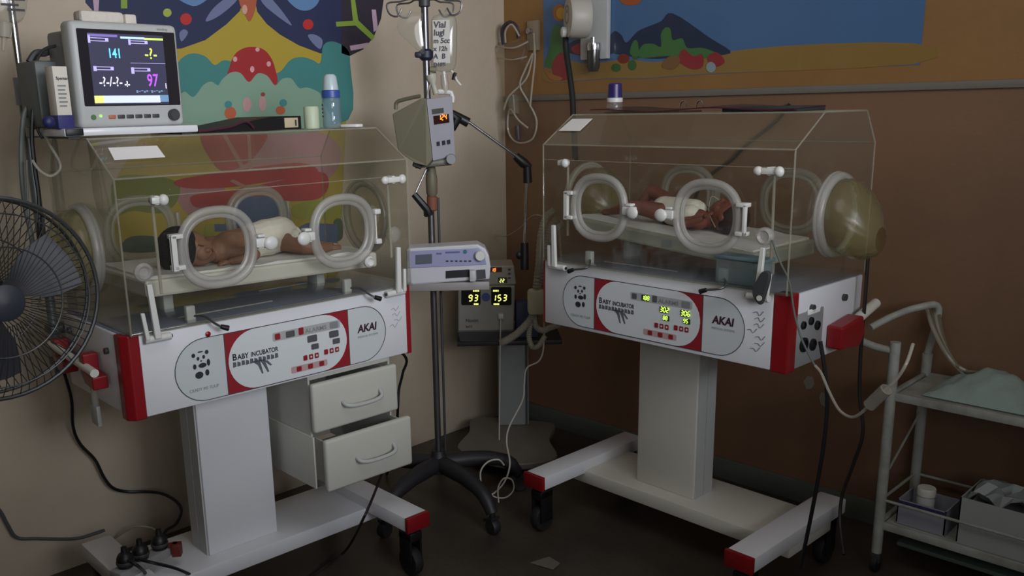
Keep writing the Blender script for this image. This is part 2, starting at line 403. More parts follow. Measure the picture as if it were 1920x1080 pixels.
M_('dark_leaf', '3d5243', [[(232, 452), (255, 442), (300, 446), (300, 470), (232, 472)], [(625, 415), (640, 412), (642, 445), (628, 450)]], 3)

# ------------------------------------------------------------------ poster on the back wall
WB = Face(lambda a, b: Vector((a, 0, b)), (0, -1, 0))
def bpx(pts): return [(p.x, p.z) for p in (pl(u, v, 1, 0) for u, v in pts)]
pos = thing('sea_poster', 'long blue printed poster of sea bed with plants and turtle on brown wall', 'poster', 'W', 1.62)
def P_(name, col, polys, lvl, sm=4, raw=False):
    m = mm('poster_' + col, col, .35, var=.06, scale=5, coat=.2)
    for i, p in enumerate(polys):
        P_.n = getattr(P_, 'n', 0) + 1
        q = p if raw else bpx(p); mb = MB(); WB.poly(mb, smooth2(q, sm) if sm else q, lvl + (P_.n % 9)*.09 + .05); mb.build(name, m, pos, world=True)
P_('sheet', '4a6c96', [[(.25, 1.672), (.33, 1.656), (.6, 1.662), (.8, 1.655), (1.1, 1.662), (1.9, 1.66), (1.9, 2.2), (.245, 2.2)]], 2, 0, True)
P_('sand', '8c6f3c', [[(.252, 1.668), (.33, 1.658), (.6, 1.664), (.8, 1.657), (1.1, 1.664), (1.88, 1.663), (1.88, 1.73), (1.4, 1.75), (1.0, 1.73), (.85, 1.72), (.7, 1.74), (.5, 1.73), (.35, 1.76), (.252, 1.72)]], 3, 3, True)
P_('rock_silhouette', '26324a', [[(1140, 95), (1150, 60), (1165, 65), (1175, 80), (1195, 60), (1215, 50), (1240, 40), (1262, 25), (1330, 70), (1370, 100), (1290, 105), (1220, 110)], [(1060, 95), (1080, 75), (1140, 72), (1150, 100), (1100, 105)]], 4)  # dark navy rock shapes, part of the print
P_('green_weed', '43713f', [[(1022, 122), (1030, 95), (1036, 60), (1045, 45), (1055, 55), (1058, 90), (1050, 115), (1035, 128)], [(1200, 108), (1205, 85), (1225, 82), (1240, 88), (1240, 65), (1248, 52), (1258, 55), (1262, 75), (1280, 72), (1290, 90), (1320, 90), (1350, 105), (1300, 110), (1250, 105)], [(1182, 100), (1188, 78), (1196, 78), (1198, 105)]], 5)
P_('coral', '8f3036', [[(1036, 130), (1042, 108), (1056, 98), (1066, 112), (1068, 145), (1048, 150)], [(1072, 90), (1098, 78), (1110, 90), (1085, 102)], [(1272, 112), (1282, 92), (1300, 105), (1318, 102), (1318, 125), (1300, 130), (1282, 122)], [(1328, 105), (1345, 98), (1360, 115), (1345, 125), (1330, 118)]], 6)
P_('turtle_shell', '7a3226', [ci(1170, 110, 11, 9)], 6, 0)
P_('turtle_body', '3c6234', [ci(1156, 127, 9, 8), ci(1186, 122, 8, 10), ci(1192, 103, 6, 9)], 5, 0)
P_('snail', '7c5a3a', [[(1242, 125), (1252, 108), (1272, 105), (1275, 118), (1262, 130)]], 6)
P_('fish', 'c9992e', [ci(1053, 25, 9, 11)], 6, 0)
P_('fish_ring', 'a5662c', [ci(1050, 24, 13, 16)], 5, 0)
P_('crab', 'a6552a', [[(1160, -20), (1205, -20), (1202, 3), (1185, 10), (1165, 4)]], 5)
P_('shell', '8b9aa0', [ci(1334, 126, 9, 10)], 7, 0)
P_('starfish', 'a0673a', [[(1022, 128), (1034, 138), (1055, 146), (1046, 152), (1030, 146)]], 7)

# ================================================================== BABY INCUBATORS
def superloop(cx, cz, rx, rz, y, n=40, p=2.4):
    out = []
    for k in range(n):
        a = 2*pi*k/n; c, s_ = cos(a), sin(a)
        out.append(Vector((cx + rx*math.copysign(abs(c)**(2/p), c), y, cz + rz*math.copysign(abs(s_)**(2/p), s_))))
    return out
def caster(x, y, par, ztop, r=.045):
    mb = MB(); mb.cyl((x, y, ztop), (x, y, ztop - .03), .016, n=12)
    for s_ in (-1, 1): mb.box(x + s_*.022 - .004, x + s_*.022 + .004, y - .03, y + .03, r*.8, ztop - .02, bev=.002)
    mb.box(x - .026, x + .026, y - .034, y + .034, ztop - .05, ztop - .015, bev=.006)
    c = mb.build('caster', BLACK, par)
    MB().lathe([(r*.5, -.017), (r*.93, -.017), (r, -.011), (r, .011), (r*.93, .017), (r*.5, .017)], (x, y, r), 'x', 20).build('wheel', RUBBER, c)
    return c
INK = mm('dark_print', '2a2c36', .5); REDINK = mm('red_print', '8e1a24', .5, var=.03); GREYINK = mm('grey_print', '7f8486', .5)
DISPOFF = mm('unlit_display', '55575a', .4); LITBACK = mm('display_backing', '2c3a18', .4)
LEDY = mm('yellow_green_led', 'c8f060', .5, var=0, emit=1.3)
def incubator(fr, lit):
    D = dR if fr == 'R' else 0
    ZT, ZB = .995 + D, .770 + D
    L = fr == 'L'
    t = thing('baby_incubator', 'white and red incubator with open drawers below and monitor on its hood, left side' if L else
              'white and red incubator with glowing green readouts, before brown wall', 'incubator', fr, 0)
    x0, x1 = (.044, .932) if L else (.012, .898)
    DEP = .46
    # body shell
    mb = MB(); mb.box(.004, .946, .012, DEP, ZB + .004, ZT, bev=.006); mb.build('body', WHITE, t)
    mb = MB(); mb.box(x0, x1, 0, .014, ZB, ZT + .002, bev=.004); fp = mb.build('front_panel', WHITE, t)
    for a, b in ((0, x0), (x1, .95)):
        mb = MB(); mb.prism([(a, .0 if b-a > .03 else .004, ZB-.004), (b, 0, ZB-.004), (b, .05, ZB-.004), (a, .05, ZB-.004)] if not L or a else
                            [(.014, -.003, ZB-.004), (b, -.003, ZB-.004), (b, .05, ZB-.004), (-.004, .05, ZB-.004), (-.004, .016, ZB-.004)], (0, 0, ZT - ZB + .008))
        mb.build('corner_post', RED, t, bevel=.004)
    mb = MB(); mb.box(.012, .94, .02, DEP - .012, ZT, ZT + .004, bev=.002); dk = mb.build('deck', DECK, t)
    mb = MB()
    for q in ((.2, .5, .10, .105), (.55, .75, .27, .274)): mb.box(q[0], q[1], q[2], q[3], ZT + .004, ZT + .007)
    mb.build('deck_rail', LGREY, dk)
    # ---- control foil
    Fc = front(0); cx, cz, hw, hh = .487, (ZT + ZB)/2 - .018 + (.002 if L else .008), .356, .089
    cp = MB(); Fc.poly(cp, stadium(cx, cz, hw, hh), 1); foil = cp.build('control_panel', PANEL, t)
    ax, bx = (.282, .700) if L else (.243, .668)
    if not L: cx = .457
    if not L:
        # re-seat foil for the right machine
        me = foil.data; me.transform(Matrix.Translation((-.030, 0, 0)))
    mb = MB(); Fc.poly(mb, [(ax, cz - hh), (bx, cz - hh), (bx, cz + hh), (ax, cz + hh)], 2); mb.build('red_field', REDINK, foil)
    mb = MB(); Fc.poly(mb, stadium((ax+bx)/2, cz, (bx-ax)/2 - .008, hh - .0015, 18), 3); mb.build('key_field', mm('pale_foil', 'd3d8da', .4, var=.02), foil)
    mb = MB(); Fc.band(mb, stadium(cx, cz, hw, hh), .0022, 3)
    Fc.poly(mb, [(ax - .001, cz - hh), (ax + .001, cz - hh), (ax + .001, cz + hh), (ax - .001, cz + hh)], 3)
    Fc.poly(mb, [(bx - .001, cz - hh), (bx + .001, cz - hh), (bx + .001, cz + hh), (bx - .001, cz + hh)], 3)
    mb.build('foil_outline', LINE, foil)
    # panda emblem
    ex, ez = cx - hw + .078, cz + .012
    mb = MB()
    for a, b, r, rz in ((-.021, .033, .0055, .006), (.0185, .036, .0055, .006), (-.0085, .022, .004, .0055), (.0085, .024, .004, .0055), (0, .014, .003, .002),
                        (-.020, .001, .005, .0075), (.021, .006, .005, .010), (.003, .001, .012, .007), (-.009, -.025, .012, .010), (.015, -.022, .006, .009), (0, .040, .008, .002)):
        Fc.poly(mb, circ(ex + a, ez + b, r, rz, 14), 3)
    mb.build('panda_emblem', INK, foil)
    mb = MB(); Fc.text(mb, 'CRADY MS TULIP', ex - .042, cz - .058, .0125, 3, sx=.92, dz=.0); mb.build('emblem_lettering', GREYINK, foil)
    # lettering + drawing
    mb = MB(); Fc.text(mb, 'B', ax + .020, cz + .007, .027, 4, sx=.9, off=.0008); Fc.text(mb, 'ABY', ax + .036, cz + .007, .021, 4, sx=.9, off=.0006)
    Fc.text(mb, 'INCUBATOR', ax + .078, cz + .007, .0195, 4, sx=.80, off=.0006)
    mb.build('lettering', INK, foil)
    mb = MB(); x = ax + .020
    for k in range(11): Fc.poly(mb, [(x + k*.0135, cz - .014 + (k % 3)*.001), (x + k*.0135 + .011, cz - .012), (x + k*.0135 + .0105, cz + .001 - (k % 2)*.003), (x + k*.0135 + .001, cz + .002)], 4)
    for q in ([(.06, -.008), (.085, -.006), (.094, -.05), (.089, -.05), (.078, -.022)], [(.085, -.008), (.1, -.008), (.113, -.048), (.108, -.05), (.095, -.024)], [(.098, -.012), (.11, -.014), (.124, -.030), (.118, -.032)]):
        Fc.poly(mb, [(x + a, cz + b) for a, b in q], 4)
    mb.build('line_drawing', mm('pencil_print', '5a5e66', .5), foil)
    # upper key row
    kx = ax + .165
    def key(u, v, wd, h, m, name='key'):
        b_ = MB(); Fc.poly(b_, rrect(u, v, wd/2, h/2, min(wd, h)*.18), 5, th=.0007); return b_.build(name, m, foil)
    mb = MB(); Fc.poly(mb, rrect(kx + .105, cz + .050, .118, .013, .006), 4); mb.build('key_strip', mm('strip_print', 'a9aaaa', .5), foil)
    key(kx + .003, cz + .050, .018, .018, REDINK if L else DISPOFF)
    key(kx + .046, cz + .050, .03, .019, DISPOFF if L else LITBACK, 'display')
    key(kx + .083, cz + .052, .017, .022, REDINK if L else DISPOFF)
    mb = MB(); Fc.text(mb, 'ALARMS', kx + .097, cz + .0425, .018, 5, sx=1.15, off=.0004); mb.build('key_lettering', GREYINK, foil)
    key(kx + .200, cz + .050, .030, .020, GREYINK)
    # displays
    for k, (u, v, a, b) in enumerate(((.120, .022, .034, .021), (.198, .022, .034, .021), (.128, -.004, .026, .017), (.205, -.002, .026, .017))):
        key(kx + u, cz + v, a, b, DISPOFF if not lit else LITBACK, 'display')
    if lit:
        mb = MB(); Fc.seg(mb, '188', kx + .033, cz + .044, .013, 7, wt=.2); mb.build('readout', LEDY, foil)
        for (u, v, h, s_) in ((.105, .015, .015, '302'), (.183, .015, .015, '306'), (.117, -.0095, .012, '88'), (.193, -.0075, .012, '95')):
            mb = MB(); Fc.seg(mb, s_, kx + u, cz + v, h, 7, wt=.2); mb.build('readout', LEDY, foil)
    for k in range(3):
        key(kx + .092 + k*.020, cz - .033, .014, .016, REDINK); key(kx + .166 + k*.020, cz - .029, .014, .016, REDINK)
    mb = MB()
    for k in range(3):
        for q, s_ in ((.092, -.033), (.166, -.029)):
            if k: Fc.poly(mb, circ(kx + q + k*.020, cz + s_, .0035, n=8), 7)
    mb.build('key_symbol', PANEL, foil)
    mb = MB(); Fc.poly(mb, rrect(kx + .105, cz - .062, .064, .010, .005), 4); mb.build('key_strip', mm('pink_strip_print', 'b89a9a', .5), foil)
    for k in range(3): key(kx + .068 + k*.04, cz - .062, .017, .015, REDINK)
    mb = MB(); Fc.text(mb, 'AKAI', bx + .035, cz + .008, .034, 3, sx=.95, off=.0012, slant=.12); mb.build('maker_lettering', mm('maroon_print', '3a1c2a', .5), foil)
    mb = MB(); Fc.text(mb, 'MEDICAL SYSTEMS', bx + .034, cz - .010, .0095, 3, sx=1.0); mb.build('small_lettering', GREYINK, foil)
    # scribbles in pen right of the foil
    mb = MB(); sx0 = cx + hw + .018; rr = random.Random(3 if L else 5)
    for k in range(7 if not L else 4):
        u = sx0 - (.012 if not L else 0) + rr.random()*.03; v = cz + .06 - k*.018
        mb.tube(catmull([(u, -.0012, v), (u + .012, -.0012, v + .006*rr.random()), (u + .02, -.0012, v - .006), (u + .032, -.0012, v + .008)], 3), .0008, 5)
    mb.build('pen_scribble', mm('pale_blue_pen', '6d747c', .6) if not L else mm('faded_pen', 'a39a9c', .6), t)
    if L:
        MB().lathe([(0, 0), (.007, 0), (.008, -.003), (.005, -.005), (0, -.005)], (.236, 0, .964), 'y', 14).build('red_lamp', RED, t)
    # ---- hood
    hy0, hy1, ty0, ty1 = -.014, .47, .1375, .40
    hz, tz = ZT + .4066, ZT + .5026; hx0, hx1 = .020, .944; T = .004
    A = lambda x, y, z: Vector((x, y, z))
    def quadp(pts, n_, name, m):
        mb = MB(); mb.prism(pts, Vector(n_)*T); return mb.build(name, m, t)
    hood = quadp([A(hx0, hy0, ZT + .004), A(hx1, hy0, ZT + .004), A(hx1, hy0, hz), A(hx0, hy0, hz)], (0, 1, 0), 'hood_front', FRONTA)
    quadp([A(hx0, hy0, hz), A(hx1, hy0, hz), A(hx1, ty0, tz), A(hx0, ty0, tz)], (0, .3, -.9), 'hood_slope', SHEEN)
    quadp([A(hx0, ty0, tz), A(hx1, ty0, tz), A(hx1, ty1, tz), A(hx0, ty1, tz)], (0, 0, -1), 'hood_top', CLEAR)
    quadp([A(hx0, ty1, tz), A(hx1, ty1, tz), A(hx1, hy1, hz), A(hx0, hy1, hz)], (0, -.3, -.9), 'hood_rear_slope', CLEAR)
    quadp([A(hx0, hy1, ZT + .004), A(hx1, hy1, ZT + .004), A(hx1, hy1, hz), A(hx0, hy1, hz)], (0, -1, 0), 'hood_back', CLEAR)
    prof = [(hy0, ZT + .004), (hy0, hz), (ty0, tz), (ty1, tz), (hy1, hz), (hy1, ZT + .004)]
    for xx, s_ in ((hx0, 1), (hx1, -1)):
        quadp([A(xx, y, z) for y, z in prof], (s_, 0, 0), 'hood_side', HAZY if L else CLEAR)
    mb = MB()
    for xx in (hx0, hx1):
        mb.tube([A(xx, y, z) for y, z in prof], .0028, 6)
    for y, z in prof[1:5]: mb.tube([A(hx0, y, z), A(hx1, y, z)], .0028, 6)
    mb.tube([A(hx0, hy0, hz - .05), A(hx1, hy0, hz - .05)], .0012, 5)
    mb.build('hood_edge', EDGE, t)
    mb = MB(); mb.box(hx0 - .004, hx1 + .004, hy0 - .006, hy1 + .004, ZT + .002, ZT + .012, bev=.003); mb.build('hood_rim', HAZY, t)
    # rear perforated pegs of the hood
    # ---- portholes
    pz = 1.203 + D
    def porthole(px, y, side, name='porthole', scale=1.0):
        rx = .106*scale; rz = .101*scale
        mb = MB(); mb.tube(superloop(px, pz, rx, rz, y), .0115, 12, closed=True)
        mb.tube(superloop(px, pz, rx - .015, rz - .015, y + (.006 if y < .2 else -.006)), .008, 8, closed=True)
        o = mb.build(name, RING, t)
        return o
    for k, px in enumerate((.277, .685)):
        p = porthole(px, hy0 - .012, 0)
        # hinge bracket on the outer side, latch on the inner
        s_ = -1 if k == 0 else 1
        brk = MB(); bx_ = px + s_*.122
        if (L and k == 0) or (not L):
            brk.box(bx_ + s_*.004, bx_ + s_*.014, hy0 - .03, hy0 - .018, pz - .045, pz + .045, bev=.002)
            for zz in (-.045, .037): brk.box(min(bx_ - s_*.018, bx_ + s_*.014), max(bx_ - s_*.018, bx_ + s_*.014), hy0 - .03, hy0, pz + zz, pz + zz + .012, bev=.002)
        else:
            for zz in (-.052, .04): brk.box(bx_ - .010, bx_ + .012, hy0 - .024, hy0, pz + zz, pz + zz + .016, bev=.003)
            brk.cyl((bx_, hy0 - .01, pz - .05), (bx_, hy0 - .01, pz + .05), .003, n=8)
        brk.build('hinge', MWHITE, p)
        lx = px - s_*.128
        lt = MB(); lt.box(lx - .022, lx + .018, hy0 - .030, hy0, pz - .014, pz + .012, bev=.004)
        lt.ell((lx - s_*.022, hy0 - .032, pz - .004), (.022, .010, .020), 8)
        for q in (-.018, .014): lt.box(lx - .012, lx + .010, hy0 - .024, hy0, pz + q, pz + q + .008, bev=.002)
        lt.build('latch', MWHITE, p)
    for px in (.275, .680):
        p = porthole(px, hy1 + .012, 0)
        MB().box(px + .115, px + .128, hy1, hy1 + .024, pz - .05, pz + .05, bev=.003).build('hinge', RING, p)
    # iris ports on both ends, with sleeves
    rr = random.Random(4)
    def endport(xx, s_, cy, length, droop, inward=False):
        loop = [Vector((xx + s_*.012, cy + .112*cos(2*pi*k/36), pz + .112*sin(2*pi*k/36))) for k in range(36)]
        mb = MB(); mb.tube(loop, .013, 12, closed=True)
        mb.tube([Vector((p.x - s_*.01, cy + (p.y - cy)*1.08, pz + (p.z - pz)*1.08)) for p in loop], .006, 8, closed=True)
        o = mb.build('iris_port', RING, t)
        # sleeve: gathered plastic cuff
        if inward: s_ = -s_
        n = 36; prof = [(0.0, .100), (.2, .110), (.45, .108), (.7, .09), (.9, .06), (1, .035)]
        vs = []; fs = []
        for i, (h, r) in enumerate(prof):
            for k in range(n):
                a = 2*pi*k/n; q = r*(1 + .05*sin(k*2.6 + i)*(.3 + h))
                vs.append(Vector((xx + s_*(.012 + h*length), cy + q*cos(a), pz + q*sin(a) - droop*h*h)))
        for i in range(len(prof)-1):
            for k in range(n): fs.append((i*n + k, i*n + (k+1) % n, (i+1)*n + (k+1) % n, (i+1)*n + k))
        mb = MB(); mb.add(vs, fs, 0, True); mb.build('sleeve', CUFF, o)
    endport(hx0, -1, .235, .085 if L else .13, .0 if L else .05, inward=not L)
    endport(hx1, 1, .235, .13 if not L else .03, .06 if not L else .0)
    if not L:  # long slack sleeve on the near end
        pass
    # ---- corner knobs and drip tubes inside front
    for kx_, kz in ((.118, 1.343 + D), (.878, 1.343 + D)):
        right = kx_ > .5
        k_ = MB(); k_.cyl((kx_, hy0 - .016, kz), (kx_, hy0 + .012, kz), .012, n=14)
        w_ = .032 if right else .016
        k_.box(kx_ - w_, kx_ + w_, hy0 - .022, hy0 - .004, kz - .009, kz + .009, bev=.004)
        k_.ell((kx_ + w_, hy0 - .018, kz), (.014, .012, .015), 8)
        if right: k_.ell((kx_ - w_, hy0 - .016, kz), (.014, .011, .013), 8)
        k = k_.build('corner_latch', MWHITE, t)
        MB().cyl((kx_, hy0 + .016, kz - .01), (kx_ + (.004 if right else 0), hy0 + .016, ZT + .10), .0045, n=8).build('inner_rod', TUBE, k)
    # ---- hood clamps on the body
    for xx, s_ in ((.088, 1), (.878 if L else .858, -1)):
        c = MB(); c.cyl((xx - .036, -.016, ZT - .012), (xx + .036, -.016, ZT - .012), .0105, n=14)
        c.prism([(xx - .004*s_ - .009, -.034, ZT - .01), (xx - .004*s_ + .009, -.034, ZT - .01), (xx - .012*s_ + .007, -.030, ZT + .135), (xx - .012*s_ - .007, -.030, ZT + .135)], (0, .012, 0))
        c.prism([(xx - s_*.030 - .006, -.030, ZT - .01), (xx - s_*.030 + .006, -.030, ZT - .01), (xx - s_*.036 + .005, -.026, ZT + .062), (xx - s_*.036 - .005, -.026, ZT + .062)], (0, .010, 0))
        c.build('hood_clamp', MWHITE, t, bevel=.002)
        MB().cyl((xx + s_*.037, -.016, ZT - .012), (xx + s_*.040, -.016, ZT - .012), .005, n=10).build('clamp_pin', BLACK, t)
    # round knobs
    for xx, zz, r in ((.066, 1.163, .024), (.776, 1.098, .018)) if L else ((.872, 1.185, .026),):
        MB().lathe([(r*.6, .01), (r, .006), (r, -.004), (r*.7, -.010), (r*.45, -.004), (0, -.003)], (xx, hy0 - .008, zz), 'y', 22).build('round_port', RING if r > .02 else MWHITE, t)
    if L: MB().lathe([(.02, .01), (.026, .006), (.026, -.004), (.018, -.010), (0, -.010)], (.905, hy0 + .03, 1.165), 'y', 20).build('round_port', RING, t)
    # ---- tilt levers
    for xx, lr in ((.225, 1), (.745, 1)) if L else ((.215, -1), (.735, -1)):
        lv = MB(); lv.tube([(xx - .02, .03, ZT + .02), (xx + .005, .0, ZT + .02), (xx + .018, -.03, ZT + .004), (xx + .03*lr, -.045, ZT - .006)], .0035, 8, sm=4)
        l_ = lv.build('tilt_lever', STEEL, t)
        MB().tube([(xx + .030*lr, -.045, ZT - .006), (xx + .05*lr, -.048, ZT - .014)], [.0065, .008], 10).build('lever_grip', BLACK, l_)
        MB().box(xx - .035, xx - .008, .02, .04, ZT + .003, ZT + .05, bev=.004).build('lever_bracket', LGREY, t)
    # ---- mattress tray
    tilt = -.02 if L else -.085
    def zs(x): return (1.125 if L else 1.178) + tilt*(x - .1)*(1 if not L else 1)
    xe = .865 if L else .80
    mbx = MB(); mbx.prism([(.10, .055, zs(.10) - .048), (xe, .055, zs(xe) - .048), (xe, .055, zs(xe)), (.10, .055, zs(.10))], (0, .37, 0))
    tray = mbx.build('mattress_tray', WHITE2 if L else acryl('pale_tray', haze=.75, tint=(.8, .84, .8), hazec='aeb0a0', rough=.2), t, bevel=.008)
    mbx = MB(); nx, ny = 24, 12; vs = []; fs = []
    for i in range(nx+1):
        for j in range(ny+1):
            x = .115 + (xe - .13)*i/nx; y = .07 + .34*j/ny
            vs.append((x, y, zs(x) + .006 + .0035*sin(i*1.3 + j*.7)*cos(j*1.1 + i*.3)))
    for i in range(nx):
        for j in range(ny): a = i*(ny+1) + j; fs.append((a, a + ny + 1, a + ny + 2, a + 1))
    nb = len(vs); vs += [(v[0], v[1], zs(v[0]) - .004) for v in vs]
    edge = [i*(ny+1) for i in range(nx+1)] + [nx*(ny+1) + j for j in range(1, ny+1)] + [i*(ny+1) + ny for i in range(nx-1, -1, -1)] + [j for j in range(ny-1, 0, -1)]
    for k in range(len(edge)): a, b = edge[k], edge[(k+1) % len(edge)]; fs.append((a, nb + a, nb + b, b))
    mbx.add(vs, fs, 0, True); mbx.build('mattress', SHEET, tray)
    for xx in (.22, .74): MB().box(xx - .015, xx + .015, .2, .26, ZT + .003, zs(xx) - .045, bev=.003).build('tray_support', LGREY, t)
    if not L: MB().box(.47, .51, .0538, .056, zs(.49) - .036, zs(.49) - .014).build('tray_label', GREYINK, tray)
    if not L: # clear water reservoir under tray end
        MB().box(.705, .865, -.004, .050, ZT + .012, ZT + .085, bev=.008).build('water_reservoir', acryl('blue_clear', haze=.3, tint=(.75, .85, .88), hazec='9fb0b4'), t)
        MB().box(.700, .870, -.007, .052, ZT + .085, ZT + .097, bev=.004).build('reservoir_lid', mm('teal_lid', '6f8a98', .5), t)
    # ---- pedestal
    zc = .195
    mb = MB(); mb.box(.276, .520, .213, .33, zc, ZB + .02, bev=.004); mb.build('column', WHITE2 if not L else WHITE, t)
    mb = MB(); mb.box(.272 if L else .524 - .004, .276 if L else .528 - .004, .222, .268, zc, ZB + .01); mb.box(.272 if L else .520, .276 if L else .524, .274, .326, zc, ZB + .01)
    mb.build('column_cover', LGREY, t)
    mb = MB(); mb.box(.02, .92, .15, .43, .142, zc, bev=.006); mb.build('base_beam', WHITE2 if not L else WHITE, t)
    for a, b in ((-.0135, .079), (.835, .9265)):
        arm = MB().box(a, b, -.076, .514, .182, .2327, bev=.004).build('base_arm', WHITE, t)
        MB().box(a - .002, b + .002, -.090, -.074, .180, .2345, bev=.003).build('end_cap', RED, arm)
        for yy in (-.04, .47): caster((a+b)/2, yy, t, .182, .05)
    # ---- end handles
    if L:
        def brkt(y, nm='handle_bracket'):
            m_ = MB(); m_.prism([(-.002, y - .045, .852), (-.002, y - .045, .835), (-.002, y + .02, .842), (-.002, y + .045, .870), (-.002, y + .045, .925), (-.002, y + .012, .925), (-.002, y + .01, .878), (-.002, y - .045, .872)], (-.042, 0, 0))
            return m_.build(nm, RED, t, bevel=.004)
        brkt(.17); brkt(.40)
        MB().tube([(-.038, .12, .885), (-.038, .46, .905)], .012, 12).build('side_handle', WHITE2, t)
        MB().cyl((-.002, .25, .86), (-.002, .25, .74), .010, n=10).build('side_hose', TUBE, t)
        MB().box(-.012, 0, .22, .27, .70, .76, bev=.003).build('side_clip', LGREY, t)
        for y, z in ((.12, .94), (.40, .95)): MB().cyl((.006, y, z), (-.006, y, z), .009, n=12).build('screw', DGREY, t)
    else:
        m_ = MB()
        m_.prism([(.948, .235, .87 + D), (.948, .235, .80 + D), (.948, .36, .79 + D), (.948, .39, .83 + D), (.948, .37, .885 + D)], (.05, 0, 0)); m_.build('handle_bracket', RED, t, bevel=.006)
        MB().tube([(.975, .34, .86 + D), (.975, .50, .90 + D)], .016, 12).build('side_handle', WHITE2, t)
        m_ = MB(); m_.box(.945, .952, .045, .20, .775 + D, .935 + D, bev=.003); sk = m_.build('socket_panel', GREY, t)
        for y, z, r in ((.075, .90, .012), (.12, .905, .012), (.085, .84, .022), (.14, .83, .018), (.16, .885, .014)):
            MB().lathe([(r, 0), (r, .006), (r*.7, .008), (r*.7, .002), (0, .002)], (.952, y, z + D), 'x', 16).build('socket', BLACK, sk)
        MB().box(.950, .956, .10, .17, .955 + D - .03, .975 + D - .035, bev=.002).build('side_label', PAPER, sk)
        for y, z in ((.131, .965), (.333, .965)): MB().cyl((.944, y, z), (.956, y, z), .011, n=14).build('screw', DGREY, t)
    # label on slope
    def slope(x, k): return Vector((x, hy0 + (ty0 - hy0)*k, hz + (tz - hz)*k)) + Vector((0, -.003, .005))
    q = [(.055, .72), (.185, .72), (.185, .42), (.05, .42)] if L else [(.035, .42), (.13, .42), (.135, .82), (.045, .82)]
    P = [slope(*a) for a in q]
    MB().prism(P, Vector((0, .0004, -.001))).build('notice_paper', PAPER, t)
    # ---- drawers under the left machine
    if L:
        cab = MB(); cab.box(.555, .562, .02, .40, .405, ZB); cab.box(.862, .869, .02, .40, .405, ZB); cab.box(.562, .862, .39, .40, .405, ZB); cab.box(.562, .862, .02, .39, ZB - .018, ZB)
        cab.build('drawer_cabinet', DRAW, t, bevel=.0015)
        for (x_0, x_1, yf, z0, z1) in ((.562, .876, -.012, .588, .746), (.566, .888, -.062, .408, .576)):
            d = MB(); d.box(x_0 - .012, x_1, yf, yf + .024, z0, z1, bev=.009, seg=3)
            d.box(x_0 + .002, x_0 + .008, yf + .02, yf + .37, z0 + .012, z1 - .012); d.box(x_1 - .026, x_1 - .02, yf + .02, yf + .37, z0 + .012, z1 - .012)
            d.box(x_0 + .002, x_1 - .02, yf + .02, yf + .37, z0 + .012, z0 + .018)
            dd = d.build('drawer', DRAW, t)
            xm, zm = (x_0 + x_1)/2 + .01, (z0 + z1)/2 - .002
            MB().tube([(xm - .072, yf, zm + .004), (xm - .068, yf - .018, zm - .004), (xm - .035, yf - .026, zm - .010), (xm + .035, yf - .026, zm - .010), (xm + .066, yf - .020, zm - .002), (xm + .072, yf, zm + .012)], .0065, 10, sm=5).build('handle', LGREY, dd)
        # outer lower cabinet side flap
        MB().box(.548, .554, .0, .40, .405, .575, bev=.001).build('cabinet_side', DRAW, t)
    return t
incL = incubator('L', False)
incR = incubator('R', True)

# ================================================================== NEWBORNS
def remeshed(mb, name, m, par, vox=.0028, it=5):
    o = mb.build('tmp', m)
    r = o.modifiers.new('r', 'REMESH'); r.mode = 'VOXEL'; r.voxel_size = vox; r.use_smooth_shade = True
    s_ = o.modifiers.new('s', 'SMOOTH'); s_.iterations = it; s_.factor = .5
    dg = bpy.context.evaluated_depsgraph_get(); me = bpy.data.meshes.new_from_object(o.evaluated_get(dg))
    old = o.data; bpy.data.objects.remove(o); bpy.data.meshes.remove(old)
    me.materials.clear(); me.materials.append(m)
    for p in me.polygons: p.use_smooth = True
    me.name = name
    ob = bpy.data.objects.new(name, me); COL.objects.link(ob)
    if par:
        bz = BASES[par.name][0][2]
        if bz: me.transform(Matrix.Translation((0, 0, -bz)))
        ob.parent = par; BASES[ob.name] = BASES[par.name]
    return ob
def limb(mb, pts, n=12):
    """pts: (x, y, z, r) chain of spheres joined by cones"""
    for p in pts: mb.ell(p[:3], p[3], 8)
    for a, b in zip(pts, pts[1:]): mb.tube([a[:3], b[:3]], [a[3]*.98, b[3]*.98], n)
def hand(mb, wrist, d, up, s=1):
    d = Vector(d).normalized(); up = Vector(up).normalized(); q = d.cross(up).normalized(); wv = Vector(wrist)
    palm = wv + d*.016*s
    mb.ell(palm, (.011*s, .011*s, .008*s), 8)
    for k, ln in enumerate((.016, .019, .018, .014)):
        b = palm + q*(k - 1.5)*.0052*s + d*.006*s
        m_ = b + d*ln*.55*s; e = m_ + (d*.6 - up*.6)*ln*.5*s
        limb(mb, [(*b, .0036*s), (*m_, .0033*s), (*e, .0030*s)], 8)
    b = palm + q*.009*s - d*.004*s; limb(mb, [(*b, .0042*s), (*(b + q*.007*s + d*.006*s), .0036*s), (*(b + q*.008*s + d*.013*s), .0032*s)], 8)
def foot(mb, ankle, d, up, s=1):
    d = Vector(d).normalized(); up = Vector(up).normalized(); q = d.cross(up).normalized(); a = Vector(ankle)
    limb(mb, [(*(a - d*.006), .011*s), (*(a + d*.020*s - up*.004), .0105*s), (*(a + d*.036*s - up*.005), .0105*s)])
    for k in range(5):
        b = a + d*(.045 - .002*k)*s + q*(k - 2)*.0048*s - up*.004; mb.ell(b, (.0045 if k == 0 else .0033)*s, 6)
def zL(x): return 1.131 - .02*(x - .1)
